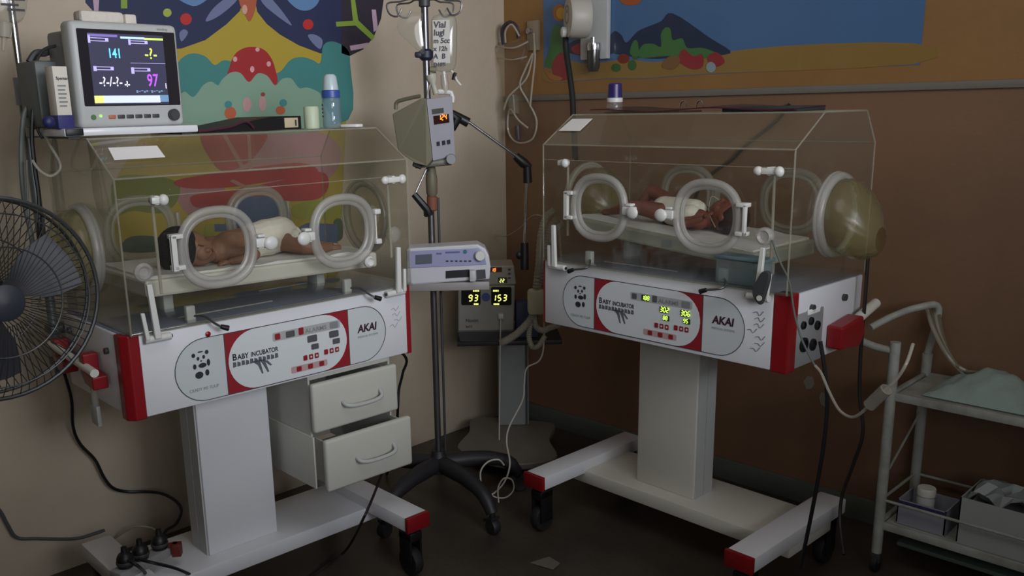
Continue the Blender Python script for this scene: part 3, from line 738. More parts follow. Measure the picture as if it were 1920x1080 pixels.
# --- left baby: lying on its front, face turned to the room
FR['bL'] = ((FR['L'][0][0] + rot(FR['L'][1], .45, .2)[0], FR['L'][0][1] + rot(FR['L'][1], .45, .2)[1]), FR['L'][1])
bl = thing('newborn_baby', 'newborn in white nappy lying face down on mattress in left incubator, black hair', 'baby', 'bL', 1.124)
def sub(p): return (p[0] - .45, p[1] - .2, *p[2:])
def S(*pts): return [sub(p) for p in pts]
mb = MB()
hx, hy_, hz_ = sub((.270, .165, 1.182))
mb.ell((hx, hy_, hz_), (.066, .050, .052), 14); mb.ell((hx + .036, hy_ - .016, hz_ - .014), (.040, .036, .040), 12)   # skull, face
mb.ell((hx + .062, hy_ - .018, hz_ - .026), (.020, .020, .020), 8)            # chin
mb.ell((hx + .032, hy_ - .046, hz_ - .012), (.024, .014, .022), 8)            # cheek
mb.ell((hx + .038, hy_ - .060, hz_ - .004), (.009, .008, .0065), 8)           # nose
mb.ell((hx + .051, hy_ - .053, hz_ - .010), (.004, .006, .010), 6); mb.ell((hx + .056, hy_ - .051, hz_ - .010), (.004, .006, .009), 6)  # lips
mb.ell((hx + .014, hy_ - .040, hz_ + .008), (.012, .011, .020), 8)             # brow
mb.ell((hx + .002, hy_ - .020, hz_ + .046), (.010, .006, .012), 8)            # ear
limb(mb, S((.315, .18, 1.17, .026), (.36, .185, 1.168, .030)))
limb(mb, S((.375, .165, 1.160, .038), (.42, .19, 1.170, .046), (.48, .20, 1.172, .047), (.54, .205, 1.172, .050), (.60, .205, 1.176, .048)))
limb(mb, S((.375, .22, 1.165, .036), (.43, .225, 1.165, .036)))
# near arm: shoulder, elbow, hand by the face
limb(mb, S((.385, .150, 1.158, .023), (.440, .125, 1.150, .019), (.462, .118, 1.145, .018), (.420, .100, 1.140, .014), (.378, .098, 1.138, .0105)))
hand(mb, sub((.374, .098, 1.138)), (-1, .1, -.05), (0, -.3, 1))
limb(mb, S((.385, .25, 1.16, .022), (.42, .30, 1.148, .018), (.37, .32, 1.142, .013), (.34, .32, 1.140, .0105)))
hand(mb, sub((.336, .32, 1.140)), (-1, 0, 0), (0, 0, 1))
# legs: knees drawn under
limb(mb, S((.600, .175, 1.165, .034), (.640, .130, 1.150, .028), (.665, .112, 1.142, .022), (.700, .125, 1.136, .018), (.738, .140, 1.132, .013)))
foot(mb, sub((.744, .142, 1.131)), (1, .1, -.05), (0, -.5, .8))
limb(mb, S((.600, .235, 1.160, .033), (.660, .265, 1.146, .026), (.70, .255, 1.138, .018), (.755, .22, 1.130, .013)))
foot(mb, sub((.760, .22, 1.130)), (1, -.2, 0), (0, 0, 1))
remeshed(mb, 'body', SKIN, bl)
mb = MB(); mb.ell((hx - .020, hy_ + .002, hz_ + .004), (.060, .060, .062), 14); mb.ell((hx - .036, hy_ - .006, hz_ - .010), (.050, .055, .055), 10)
hr = remeshed(mb, 'hair', HAIR, bl, .003, 3)
mb = MB(); limb(mb, S((.510, .203, 1.174, .054), (.555, .205, 1.178, .0575), (.605, .207, 1.183, .0555), (.640, .207, 1.170, .040)), 16)
mb.ell(sub((.625, .16, 1.165)), (.030, .034, .036), 8); mb.ell(sub((.625, .25, 1.165)), (.030, .034, .036), 8)
remeshed(mb, 'nappy', DIAPER, bl, .003, 3)
mb = MB()
mb.tube(S((.286, .1155, 1.195), (.293, .110, 1.192), (.300, .111, 1.190)), .0012, 6); mb.tube(S((.322, .108, 1.180), (.325, .107, 1.170)), .0014, 6)
mb.build('closed_eye', mm('dark_lash', '2a1712', .8), bl)
# --- right baby: lying on its back, knees up, head towards the near end
FR['bR'] = ((FR['R'][0][0] + rot(FR['R'][1], .415, .2)[0], FR['R'][0][1] + rot(FR['R'][1], .415, .2)[1]), FR['R'][1])
br = thing('newborn_baby', 'reddish newborn on its back with knees raised in right incubator, white wrap on belly', 'baby', 'bR', 1.15)
def zR(x): return 1.187 - .085*(x - .1)
def Z(x, y, h, r): return (x - .45, y - .2, zR(x) + h, r)
mb = MB()
hx, hy_, hz_ = .640 - .45, 0.02, zR(.64) + .058
mb.ell((hx, hy_, hz_), (.060, .050, .052), 14); mb.ell((hx - .022, hy_ - .006, hz_ + .014), (.038, .038, .036), 10)
mb.ell((hx - .046, hy_ - .008, hz_ + .008), (.018, .018, .018), 8); mb.ell((hx - .016, hy_ - .010, hz_ + .050), (.008, .008, .009), 8)
mb.ell((hx - .032, hy_ - .010, hz_ + .043), (.006, .011, .006), 6); mb.ell((hx + .004, hy_ - .050, hz_), (.012, .006, .010), 8)
mb.ell((hx - .020, hy_ - .034, hz_ + .022), (.016, .012, .016), 8)
limb(mb, [Z(.600, .215, .040, .024), Z(.565, .21, .038, .030)])
limb(mb, [Z(.560, .175, .040, .034), Z(.52, .19, .044, .042), Z(.475, .20, .044, .043), Z(.43, .20, .040, .042)])
limb(mb, [Z(.560, .24, .040, .034), Z(.52, .22, .044, .038)])
limb(mb, [Z(.560, .150, .036, .020), Z(.530, .115, .030, .017), Z(.545, .098, .030, .015), Z(.590, .105, .045, .012), Z(.612, .11, .055, .010)])
hand(mb, Z(.616, .11, .058, 0)[:3], (.8, .1, .6), (-.5, -.6, .5))
limb(mb, [Z(.560, .26, .036, .020), Z(.52, .30, .03, .016), Z(.57, .31, .035, .012), Z(.60, .30, .035, .010)])
hand(mb, Z(.604, .30, .035, 0)[:3], (1, 0, .1), (0, 0, 1))
limb(mb, [Z(.420, .235, .050, .033), Z(.365, .25, .075, .027), Z(.315, .255, .090, .022), Z(.285, .25, .055, .018), Z(.262, .245, .026, .013)])
foot(mb, Z(.26, .245, .022, 0)[:3], (-1, 0, -.1), (0, 0, 1))
limb(mb, [Z(.420, .165, .042, .032), Z(.37, .14, .050, .027), Z(.325, .125, .050, .022), Z(.285, .125, .034, .018), Z(.245, .13, .022, .013)])
foot(mb, Z(.24, .13, .020, 0)[:3], (-1, .1, 0), (0, -.3, 1))
remeshed(mb, 'body', SKIN2, br)
mb = MB(); mb.ell((hx + .014, hy_ + .002, hz_ - .006), (.056, .054, .053), 12)
remeshed(mb, 'hair', mm('dark_brown_hair', '2a1a14', .8, var=.3), br, .003, 3)
mb = MB(); limb(mb, [Z(.525, .198, .050, .0485), Z(.47, .200, .047, .050), Z(.41, .20, .046, .046)], 16)
mb.ell(Z(.535, .165, .055, 0)[:3], (.035, .034, .030), 8)
remeshed(mb, 'nappy', DIAPER, br, .003, 3)
mb = MB(); mb.tube(catmull([(hx - .03, hy_ - .012, hz_ + .052), (hx - .045, hy_ - .03, hz_ + .062), (hx - .02, hy_ - .08, hz_ + .02), (hx + .03, hy_ - .12, hz_ - .02)], 6), .0016, 6)
mb.build('feeding_tube', TUBE, br)
mb = MB()
for s_ in (-1, 1): mb.tube([(hx + .000, hy_ - .008 + s_*.012, hz_ + .045), (hx + .003, hy_ - .008 + s_*.017, hz_ + .044), (hx + .001, hy_ - .008 + s_*.022, hz_ + .041)], .0011, 6)
mb.build('closed_eye', MT['dark_lash'], br)

# ================================================================== ON TOP OF THE LEFT INCUBATOR
def Lw(x, y): a = FR['L'][1]; o = FR['L'][0]; p = rot(a, x, y); return (o[0] + p[0], o[1] + p[1])
def Rw(x, y): a = FR['R'][1]; o = FR['R'][0]; p = rot(a, x, y); return (o[0] + p[0], o[1] + p[1])
TOPZ = .995 + .5026 + .002
FR['tray'] = (Lw(.145, .25), FR['L'][1])
t = thing('monitor_shelf', 'white shallow shelf under patient monitor on left incubator hood', 'shelf', 'tray', TOPZ)
mb = MB(); mb.box(-.175, .19, -.10, .15, TOPZ + .006, TOPZ + .026, bev=.004); mb.build('board', WHITE, t)
for a, b in ((-.16, -.13), (.15, .18)): MB().box(a, b, -.08, .13, TOPZ, TOPZ + .006).build('foot', DGREY, t)
MB().box(-.172, -.128, -.106, -.098, TOPZ + .008, TOPZ + .026, bev=.002).build('side_socket', BLACK, t)
MZ = TOPZ + .026
# patient monitor, turned a little to the room
FR['mon'] = (Lw(.185, .24), FR['L'][1] + .10)
t = thing('patient_monitor', 'grey patient monitor with lit screen showing 141 and 97 on shelf over left incubator', 'monitor', 'mon', MZ)
def mp_(u, v, y=-.06): p = pl(u, v, 1, y, 'mon'); return (p.x, p.z)
(xa, zt), (xb, zb) = mp_(131, 38), mp_(345, 220)
xa2 = mp_(147, 222)[0]
x0, x1 = (xa + xa2)/2, (xb + mp_(333, 46)[0])/2
z0, z1 = MZ, (zt + mp_(333, 46)[1])/2
mb = MB(); mb.box(x0, x1, -.06, .0, z0, z1, bev=.014, seg=3); mb.build('front_bezel', LGREY, t)
mb = MB(); mb.box(x0 + .012, x1 - .02, -.005, .11, z0 + .004, z1 - .02, bev=.012); mb.build('rear_case', GREY, t)
Fm = front(-.06)
W_, H_ = x1 - x0, z1 - z0
gx0, gx1, gz0, gz1 = x0 + W_*.055, x1 - W_*.035, z0 + H_*.205, z1 - H_*.075
mb = MB(); Fm.poly(mb, rrect((gx0+gx1)/2, (gz0+gz1)/2, (gx1-gx0)/2, (gz1-gz0)/2, .003), 1); mb.build('screen_glass', mm('dark_glass', '2c2a2e', .15, var=.02), t)
sx0, sx1, sz0, sz1 = gx0 + (gx1-gx0)*.10, gx1 - (gx1-gx0)*.13, gz0 + (gz1-gz0)*.02, gz1 - (gz1-gz0)*.05
scr = MB(); Fm.poly(scr, [(sx0, sz0), (sx1, sz0), (sx1, sz1), (sx0, sz1)], 2); scr = scr.build('screen', mm('lit_screen_dark', '3a3a52', .4, var=.02, emit=.3), t)
sw, sh = sx1 - sx0, sz1 - sz0
def sp(a, b): return (sx0 + sw*a, sz0 + sh*b)
def srect(a0, b0, a1, b1): return [sp(a0, b0), sp(a1, b0), sp(a1, b1), sp(a0, b1)]
def spart(name, col, rects, lvl=3, e=1.0):
    mb = MB()
    for r in rects: Fm.poly(mb, srect(*r), lvl)
    return mb.build(name, mm('screen_' + col, col, .5, var=0, emit=e), scr)
spart('status_bar', 'a9c4e6', [(.42, .935, .74, .965)]); spart('status_bar', 'b4cc60', [(.74, .93, 1, .96)]); spart('status_bar', '6a5c9c', [(0, .95, .38, .985)])
spart('menu_bar', 'b8c0e0', [(.12, .02, .88, .125)]); spart('menu_bar', 'c8cf70', [(0, .02, .12, .125)]); spart('menu_bar', '5b7a9a', [(.88, .03, 1, .13)])
spart('field_frame', 'a49cd0', [(.0, .885, .26, .895), (.0, .925, .26, .935), (.22, .885, .26, .935), (0, .86, .03, .97), (.52, .87, .78, .88), (.52, .905, .78, .915), (.74, .87, .78, .915), (.52, .85, .55, .93),
    (.03, .485, .29, .495), (.03, .525, .29, .535), (.25, .485, .29, .535), (.03, .47, .07, .54), (.52, .475, .78, .485), (.52, .515, .78, .525), (.74, .475, .78, .525), (.52, .44, .56, .53), (.52, .59, 1, .595)])
def stext(name, txt, a, b, size, col, e=1.3, sx=.75, off=.0006):
    mb = MB(); p = sp(a, b); Fm.text(mb, txt, p[0], p[1], size, 4, sx=sx, off=off); mb.build(name, mm('glow_' + col, col, .5, var=0, emit=e), scr)
stext('heart_rate_reading', '141', .23, .66, .034, '58c8e8'); stext('breath_reading', '-?-', .72, .66, .040, 'c8dc50', sx=.95, off=.0002)
stext('pressure_reading', '-?-/-?-', .08, .26, .034, 'dcdce4', sx=.85, off=.0002); stext('mean_reading', '-?-', .41, .255, .020, 'dcdce4')
stext('oxygen_reading', '97', .72, .26, .046, 'a04cd8', sx=.72)
stext('small_reading', 'i', .97, .23, .02, 'dcdce4'); spart('plethysmogram', '5a7690', [(.56 + .034*k, .165 + .012*(k % 3), .56 + .034*k + .026, .20 - .008*(k % 2)) for k in range(12)])
kz = z0 + H_*.10
for k in range(6):
    mb = MB(); cxk = x0 + W_*(.29 + .083*k); mb.box(cxk - .010, cxk + .010, -.063, -.058, kz - .005, kz + .005, bev=.0015)
    mb.build('key', mm('orange_key', 'b56a4c', .5) if k == 0 else DGREY, t)
MB().lathe([(.007, 0), (.007, -.002), (.0, -.002)], (x0 + W_*.12, -.06, kz), 'y', 14).build('power_key', mm('green_key', '4a7040', .5, emit=.1), t)
MB().lathe([(.004, 0), (.004, -.002), (.0, -.002)], (x0 + W_*.185, -.06, kz + .003), 'y', 14).build('status_lamp', mm('green_lamp', '90d060', .5, emit=1), t)
MB().lathe([(.015, 0), (.016, -.012), (.013, -.016), (0, -.016)], (x1 - W_*.125, -.06, kz + .002), 'y', 22).build('dial', DGREY, t)
mb = MB(); Fm.text(mb, 'mindray', x1 - .062, z1 - .016, .010, 2); mb.build('brand_lettering', GREYINK, t)
# measuring module and carton to its left
FR['mod'] = (Lw(.018, .31), FR['L'][1] + .10)
t = thing('measuring_module', 'dark grey module box left of patient monitor on white shelf', 'module', 'mod', MZ)
mb = MB(); mb.box(-.06, .03, -.02, .10, MZ + .002, MZ + .175, bev=.010); mb.build('case', mm('green_grey_plastic', '5c6360', .5), t)
mb = MB(); mb.tube([(-.05, .03, MZ + .172), (-.03, .03, MZ + .195), (.0, .03, MZ + .20), (.03, .03, MZ + .23)], .010, 8, sm=4); mb.build('top_hose', DGREY, t)
FR['car'] = (Lw(-.012, .195), FR['L'][1] + .14)
t = thing('medicine_carton', 'upright white medicine carton with grey print beside patient monitor', 'carton', 'car', MZ)
MB().box(-.024, .014, -.02, .02, MZ + .034, MZ + .155, bev=.001).build('box', mm('carton_board', 'd6d0c4', .7), t)
mb = MB(); Fk = front(-.02); Fk.text(mb, 'Spersan', -.018, MZ + .122, .0105, 1, off=.0003)
mb.build('lettering', INK, t)
mb = MB()
for k in range(6): Fk.poly(mb, [(-.016, MZ + .105 - k*.010), (.006 - .003*(k % 2), MZ + .105 - k*.010), (.006 - .003*(k % 2), MZ + .109 - k*.010), (-.016, MZ + .109 - k*.010)], 1)
mb.build('small_print', GREYINK, t)
mb = MB(); mb.box(-.026, .016, -.022, .022, MZ, MZ + .034, bev=.002); mb.build('blue_base', mm('deep_blue_card', '2c2d6a', .6), t)
single(MB().ell((-.055, -.03, MZ + .018), (.016, .014, .016), 10), 'cable_plug', mm('navy_plug', '24285a', .5), 'round navy blue cable plug left of the carton on white shelf', 'plug', 'car')
# gauze pack on the monitor
FR['gz'] = (Lw(.16, .27), FR['L'][1] + .1)
t = thing('gauze_pack', 'crumpled white gauze pack lying on top of patient monitor', 'gauze pack', 'gz', z1)
mb = MB(); mb.box(-.100, .020, -.055, -.005, z1 - .002, z1 + .030, bev=.009); mb.box(.022, .055, -.055, -.008, z1 - .002, z1 + .026, bev=.005); mb.build('pack', mm('cream_gauze', 'cdc6bb', .85, bump=.4), t)
# folder, cup, feeding bottle, tissue
FR['fold'] = (Lw(.52, .27), FR['L'][1] + .18)
t = thing('lever_arch_folder', 'black folder with cream spine label lying on left incubator hood', 'folder', 'fold', TOPZ)
mb = MB(); mb.prism([(-.19, -.06, TOPZ + .001), (-.19, -.06, TOPZ + .004), (.08, -.06, TOPZ + .042), (.205, -.06, TOPZ + .042), (.205, -.06, TOPZ + .001)], (0, .16, 0)); mb.build('cover', BLACK, t, bevel=.003)
mb = MB(); mb.box(.135, .19, -.0625, -.059, TOPZ + .007, TOPZ + .037, bev=.001); lb = mb.build('spine_label', mm('cream_label', 'b9ad8c', .7), t)
mb = MB(); mb.box(.176, .182, -.064, -.062, TOPZ + .012, TOPZ + .03); mb.build('finger_hole', DGREY, lb)
mb = MB(); mb.tube([(-.19, -.064, TOPZ + .006), (-.08, -.065, TOPZ + .016), (-.02, -.066, TOPZ + .03), (.01, -.064, TOPZ + .010)], .004, 6, sm=4); mb.build('torn_edge', mm('maroon_plastic', '4a2030', .4), t)
FR['cup'] = (Lw(.805, .30), 0)
single(MB().lathe([(.0, 0), (.024, 0), (.025, .01), (.025, .066), (.022, .070), (0, .070)], (0, 0, TOPZ + .0005), n=24), 'medicine_pot', mm('pale_green_plastic', 'b9c4a8', .5), 'small pale green pot beside feeding bottle on left incubator hood', 'pot', 'cup')
FR['bot'] = (Lw(.885, .30), 0)
t = thing('feeding_bottle', 'clear baby feeding bottle with blue ring and white cap on left hood', 'bottle', 'bot', TOPZ)
MB().lathe([(0, 0), (.028, 0), (.031, .006), (.031, .03), (.029, .045), (.031, .06), (.031, .085), (.027, .097), (.020, .100)], (0, 0, TOPZ), n=28).build('body', acryl('bottle_plastic', haze=.35, tint=(.8, .86, .88), hazec='93a9b4'), t)
MB().lathe([(.027, .097), (.030, .098), (.030, .120), (.026, .122)], (0, 0, TOPZ), n=28).build('collar', mm('blue_collar', '34509a', .4), t)
MB().lathe([(.026, .121), (.0255, .13), (.021, .165), (.014, .172), (0, .173)], (0, 0, TOPZ), n=28).build('cap', mm('milky_cap', 'b5c4c8', .3), t)
mb = MB()
for k in range(4): mb.prism([(.0315*sin(a), -.0315*cos(a), TOPZ + .035 + k*.012) for a in (-.5, -.1)] + [(.0315*sin(a), -.0315*cos(a), TOPZ + .041 + k*.012) for a in (-.1, -.5)], (0, -.0006, 0))
mb.build('scale_print', INK, t)
FR['tis'] = (Lw(.925, .25), .3)
single(MB().box(-.03, .035, -.02, .02, TOPZ + .0005, TOPZ + .011, bev=.004), 'folded_tissue', PAPER, 'small folded white tissue at foot of feeding bottle', 'tissue', 'tis')

# ================================================================== ON TOP OF THE RIGHT INCUBATOR
TR = TOPZ + dR
FR['rb'] = (Rw(.085, .29), FR['R'][1])
t = thing('medicine_bottle', 'clear bottle with deep purple cap on right incubator hood', 'bottle', 'rb', TR)
MB().lathe([(0, 0), (.026, 0), (.029, .006), (.029, .032), (.025, .040)], (0, 0, TR), n=24).build('body', BAGM, t)
MB().lathe([(.026, .038), (.028, .040), (.028, .052), (.026, .054)], (0, 0, TR), n=24).build('neck_ring', MWHITE, t)
MB().lathe([(.026, .054), (.024, .10), (.020, .104), (0, .104)], (0, 0, TR), n=24).build('cap', mm('purple_cap', '2c2260', .35), t)
FR['rf'] = (Rw(.44, .26), FR['R'][1])
t = thing('clipboard_folder', 'dark maroon open ring folder lying along top of right incubator hood', 'folder', 'rf', TR)
vs = []; fs = []
for i in range(21):
    x = -.36 + i*.038; z = TR + .006 + .005*(1 + sin(i*.55 + 1)); vs += [(x, -.10, z - .003), (x, .09, z + .004), (x, .09, z + .007), (x, -.10, z + .001)]
for i in range(20):
    for k in range(4): fs.append((i*4 + k, i*4 + (k+1) % 4, i*4 + 4 + (k+1) % 4, i*4 + 4 + k))
fs += [(0, 1, 2, 3), (83, 82, 81, 80)]
mb = MB(); mb.add(vs, fs, 0, True); mb.build('cover', mm('maroon_cover', '3f1a1e', .3), t)
mb = MB(); mb.box(-.33, -.02, -.06, .07, TR + .001, TR + .006); mb.build('plastic_sleeve', mm('sleeve_grey', '8a7a74', .2), t)
mb = MB(); mb.box(.15, .40, -.08, .09, TR + .0005, TR + .016, bev=.003); mb.build('paper_block', mm('dark_card', '2c2d30', .6), t)
for x in (-.045, .018): mb = MB(); mb.tube([(x + .014*cos(a), .0, TR + .012 + .026*sin(a)) for a in [pi*k/14 for k in range(15)]], .0022, 8); mb.build('ring', CHROME, t)

# ================================================================== DRIP STAND BETWEEN THE MACHINES
PX_, PY_ = .56, -1.0
frame('pole', PX_, PY_)
POLE = 'pole'
def star_base(t, n, r, hub_z, m, a0=.3, cr=.03):
    MB().lathe([(.0, hub_z - .05), (.045, hub_z - .05), (.05, hub_z - .02), (.035, hub_z), (.026, hub_z + .04), (0, hub_z + .04)], (0, 0, 0), n=20).build('hub', m, t)
    for k in range(n):
        a = a0 + 2*pi*k/n; c, s_ = cos(a), sin(a)
        mb = MB(); mb.tube([(c*.02, s_*.02, hub_z - .015), (c*r*.5, s_*r*.5, hub_z - .02), (c*r*.85, s_*r*.85, hub_z - .05), (c*r, s_*r, cr*2 + .02)], [.034, .031, .028, .024], 10, sm=3)
        mb.build('leg', m, t)
        cm = MB(); cm.cyl((c*r, s_*r, cr*2 + .03), (c*r, s_*r, cr*1.9), .010, n=10)
        cm.prism([(c*r - s_*.02 + c*.02, s_*r + c*.02 + s_*.02, cr*2), (c*r + s_*.02 + c*.02, s_*r - c*.02 + s_*.02, cr*2), (c*r + s_*.02 - c*.03, s_*r - c*.02 - s_*.03, cr*1.4), (c*r - s_*.02 - c*.03, s_*r + c*.02 - s_*.03, cr*1.4)], (0, 0, .012))
        ca = cm.build('caster', m, t)
        M3 = (Vector((c, s_, 0)), Vector((0, 0, 1)), Vector((-s_, c, 0)))
        MB().lathe([(cr*.4, -.016), (cr*.9, -.016), (cr, -.008), (cr, .008), (cr*.9, .016), (cr*.4, .016)], (c*(r + .005), s_*(r + .005), cr), n=18, M3=M3).build('wheel', m, ca)
t = thing('drip_stand', 'dark steel drip stand on wheeled black base between incubators', 'stand', POLE, 0)
star_base(t, 5, .34, .19, mm('black_cast_base', '26262a', .5), a0=-.93)
ZTOP = 1.915
MB().cyl((0, 0, .15), (0, 0, ZTOP), .0125, n=16).build('pole', STEEL, t)
MB().cyl((.028, .008, .16), (.028, .008, 1.23), .005, n=10).build('inner_rod', DGREY, t)
MB().lathe([(.014, 0), (.02, .004), (.02, .03), (.014, .035)], (0, 0, ZTOP - .01), n=16).build('top_cap', DGREY, t)
mb = MB(); mb.lathe([(.016, -.02), (.026, -.01), (.026, .012), (.016, .02)], (0, 0, 1.743), n=16); mb.box(-.04, -.01, -.02, .01, 1.733, 1.753, bev=.006); mb.build('clamp_collar', mm('navy_clamp', '202238', .5), t)
for dx, dy, s_ in ((-1, -.25, 1), (-1, .7, 1), (1, -.3, 1), (1, .6, 1)):
    mb = MB(); L_ = .085 if dy < 0 else .055
    mb.tube([(0, 0, ZTOP + .012), (dx*L_*.6, dy*.03, ZTOP + .018), (dx*L_, dy*.05, ZTOP + .010), (dx*(L_ + .045), dy*.06, ZTOP + .004), (dx*(L_ + .04), dy*.06, ZTOP - .03), (dx*(L_ + .012), dy*.06, ZTOP - .04), (dx*(L_ - .005), dy*.06, ZTOP - .015), (dx*(L_ - .025), dy*.06, ZTOP - .010)][:7 if dx < 0 else 7], .0032, 8, sm=4)
    mb.build('hook', STEEL, t)
MB().lathe([(.013, 1.234), (.021, 1.248), (.022, 1.30), (.016, 1.342), (.013, 1.346)], (.006, 0, 0), n=18).build('height_collar', mm('olive_grey_sleeve', '6a6450', .55), t)
MB().lathe([(.0135, 1.182), (.019, 1.187), (.020, 1.234), (.0135, 1.238)], (.006, 0, 0), n=18).build('tape_band', mm('brown_tape', '7a4a36', .7), t)
# the clamp between pole and syringe pump
MB().box(-.028, .022, -.035, .02, .905, 1.01, bev=.008).build('pump_clamp', BLACK, t)
# bags on the hooks
def tbl(fr, pts, y): return [pl(u, v, 1, y, fr) for u, v in pts]
frame('bag1', *[c for c in (PX_ + .692*.08, PY_ + .721*.08)])
bq = [(812, 30), (845, 26), (855, 34), (857, 60), (856, 110), (852, 130), (838, 136), (818, 133), (808, 122), (808, 60)]
def pillow(fr, poly, y, th, name, m, par, inset=.25):
    P = catmull(tbl(fr, poly, y), 3, True); c = sum(P, Vector())/len(P); vs = []; fs = []; n = len(P)
    layers = [(1, 0), (.93, -th*.6), (.7, -th), (.3, -th*1.15)]
    for sgn in (1, -1):
        base = len(vs)
        for k, o in layers: vs += [c + (p - c)*k + Vector((0, o*sgn, 0)) for p in P]
        vs.append(c + Vector((0, -th*1.2*sgn, 0)))
        for l in range(3):
            for i in range(n): fs.append((base + l*n + i, base + l*n + (i+1) % n, base + (l+1)*n + (i+1) % n, base + (l+1)*n + i))
        for i in range(n): fs.append((base + 3*n + i, base + 3*n + (i+1) % n, base + 4*n))
    mb = MB(); mb.add(vs, fs, 0, True); return mb.build(name, m, par)
t = thing('fluid_bag', 'clear fluid bag with handwritten black notes hanging on the drip stand', 'drip bag', 'bag1', 1.62)
pillow('bag1', bq, 0, .018, 'bag', BAGM, t)
lbq = tbl('bag1', [(811, 38), (843, 37), (844, 118), (813, 120)], -.024)
MB().prism(lbq, (0, .001, 0)).build('paper_label', mm('bag_label', 'bfbbb4', .7), t)
Fb = front(-.025); mb = MB()
for k, (tx, sc) in enumerate((('Vial', .030), ('Iugl', .028), ('m 5cc', .024), ('x 12h', .022), ('A  B', .024), ('D10%', .018))):
    p = pl(811, 52 + k*14.5, 1, -.025, 'bag1'); Fb.text(mb, tx, p.x + .003, p.z, sc, 1, off=.0008, slant=.1)
mb.build('handwriting', INK, t)
mb = MB(); p = pl(832, 134, 1, 0, 'bag1'); q = pl(836, 158, 1, 0, 'bag1')
mb.cyl(p, q, .006, n=8); mb.build('outlet_port', MWHITE, t)
mb = MB(); mb.tube([pl(833, 26, 1, 0, 'bag1'), pl(838, 16, 1, .0, 'bag1'), pl(846, 20, 1, .0, 'bag1'), pl(848, 30, 1, .0, 'bag1')], .002, 6, sm=3); mb.build('hanging_loop', TUBE, t)
frame('bag2', PX_ - .692*.07 + .02, PY_ - .721*.07 - .02)
t = thing('empty_fluid_bag', 'thin empty clear bag hanging left of the drip stand pole', 'drip bag', 'bag2', 1.68)
pillow('bag2', [(752, 30), (790, 22), (792, 50), (796, 100), (780, 92), (765, 78), (748, 62), (745, 50)], 0, .008, 'bag', acryl('thin_bag', haze=.10, hazec='b8b8b4', rough=.12), t)
# drip chamber cluster under the bag
frame('drip', PX_ + .692*.07, PY_ + .721*.07)
t = thing('drip_chamber_set', 'white drip chamber, clamps and short tubes above the infusion pump', 'drip set', 'drip', 1.45)
a = lambda u, v, y=0: pl(u, v, 1, y, 'drip')
MB().tube([a(832, 140), a(834, 158), a(836, 175)], [.012, .014, .010], 12).build('chamber', TUBE, t)
MB().tube([a(808, 140, -.01), a(812, 158, -.01), a(818, 176, -.01)], [.020, .010, .012], 12, sm=2).build('float_chamber', mm('grey_white_plastic', 'a9a89a', .5), t)
MB().tube([a(806, 130, -.01), a(818, 131, -.01)], [.010, .012], 10).build('spike_cap', mm('olive_cap', '7d7862', .5), t)
MB().tube([a(846, 132), a(852, 140), a(856, 150), a(864, 160)], .004, 8, sm=3).build('roller_tube', MWHITE, t)
MB().tube([a(850, 150), a(853, 136)], .007, 8).build('roller_clamp', BLACK, t)
MB().tube([a(818, 176, -.01), a(812, 150, -.015), a(803, 170, -.015), a(800, 200, -.02)], .003, 8, sm=4).build('drip_line', TUBE, t)
MB().tube([a(822, 172), a(846, 174), a(848, 192)], [.010, .009, .008], 8, sm=2).build('connector', MWHITE, t)
# infusion pump clamped to the pole
frame('ipump', PX_ + .692*.01 + .721*.045, PY_ + .721*.01 - .692*.045)
t = thing('infusion_pump', 'olive grey infusion pump with red digit display clamped high on drip stand', 'pump', 'ipump', 1.36)
a = lambda u, v, y=0: pl(u, v, 1, y, 'ipump')
yb = .0
sidep = [a(735, 214, -.03), a(790, 184, -.06), a(800, 186, -.06), a(812, 298, -.06), a(800, 312, -.06), a(778, 306, -.055), a(746, 284, -.03)]
mb = MB(); mb.prism(sidep, (.02, .075, 0)); mb.build('case', mm('olive_grey_case', '6e6a56', .5), t, bevel=.004)
fc = [a(800, 186, -.066), a(848, 180, .02), a(854, 292, .02), a(812, 302, -.066)]
mb = MB(); mb.prism(fc, (-.010, .055, 0)); fpn = mb.build('front_plate', mm('lilac_grey_plate', '9d9ca4', .4), t, bevel=.003)
u_ = (fc[1] - fc[0]); v_ = (fc[3] - fc[0]); nn = Vector((u_.y, -u_.x, 0)).normalized()
Fi = Face(lambda s_, k: fc[0] + u_*s_ + v_*k, nn)
mb = MB(); Fi.poly(mb, [(.18, .28), (.78, .28), (.78, .42), (.18, .42)], 2); mb.build('display', mm('dark_red_display', '2a0e08', .3, emit=.1), fpn)
mb = MB(); Fi.seg(mb, '120', .30, .39, -.0, 4)
uL = u_.length; vL = v_.length; Fi2 = Face(lambda s_, z: fc[0] + u_*(s_/uL) + v_*(-z/vL), nn)
mb = MB(); Fi2.seg(mb, '124', uL*.36, -.078, .018, 4, wt=.2); mb.build('readout', mm('orange_led', 'ff8a3c', .5, var=0, emit=1.6), fpn)
mb = MB(); Fi.poly(mb, [(.15, .17), (.6, .17), (.6, .25), (.15, .25)], 2); mb.build('upper_window', mm('grey_green_window', '4a5048', .3), fpn)
mb = MB()
for q in ((.2, .70), (.42, .70), (.62, .70)): Fi.poly(mb, [(q[0], q[1]), (q[0] + .12, q[1]), (q[0] + .12, q[1] + .07), (q[0], q[1] + .07)], 2)
mb.build('key', INK, fpn)
MB().tube([a(742, 205, -.01), a(744, 192, -.01), a(760, 186, -.02), a(788, 180, -.04)], .007, 8, sm=4).build('carry_handle', mm('olive_grey_handle', '625e4c', .5), t)
mb = MB(); p = a(790, 306, -.02); q = a(845, 300, 0)
mb.tube([a(778, 308, -.02), a(846, 302, -.0)], .015, 10); mb.build('pole_clamp', mm('clamp_grey', '74746a', .5), t)
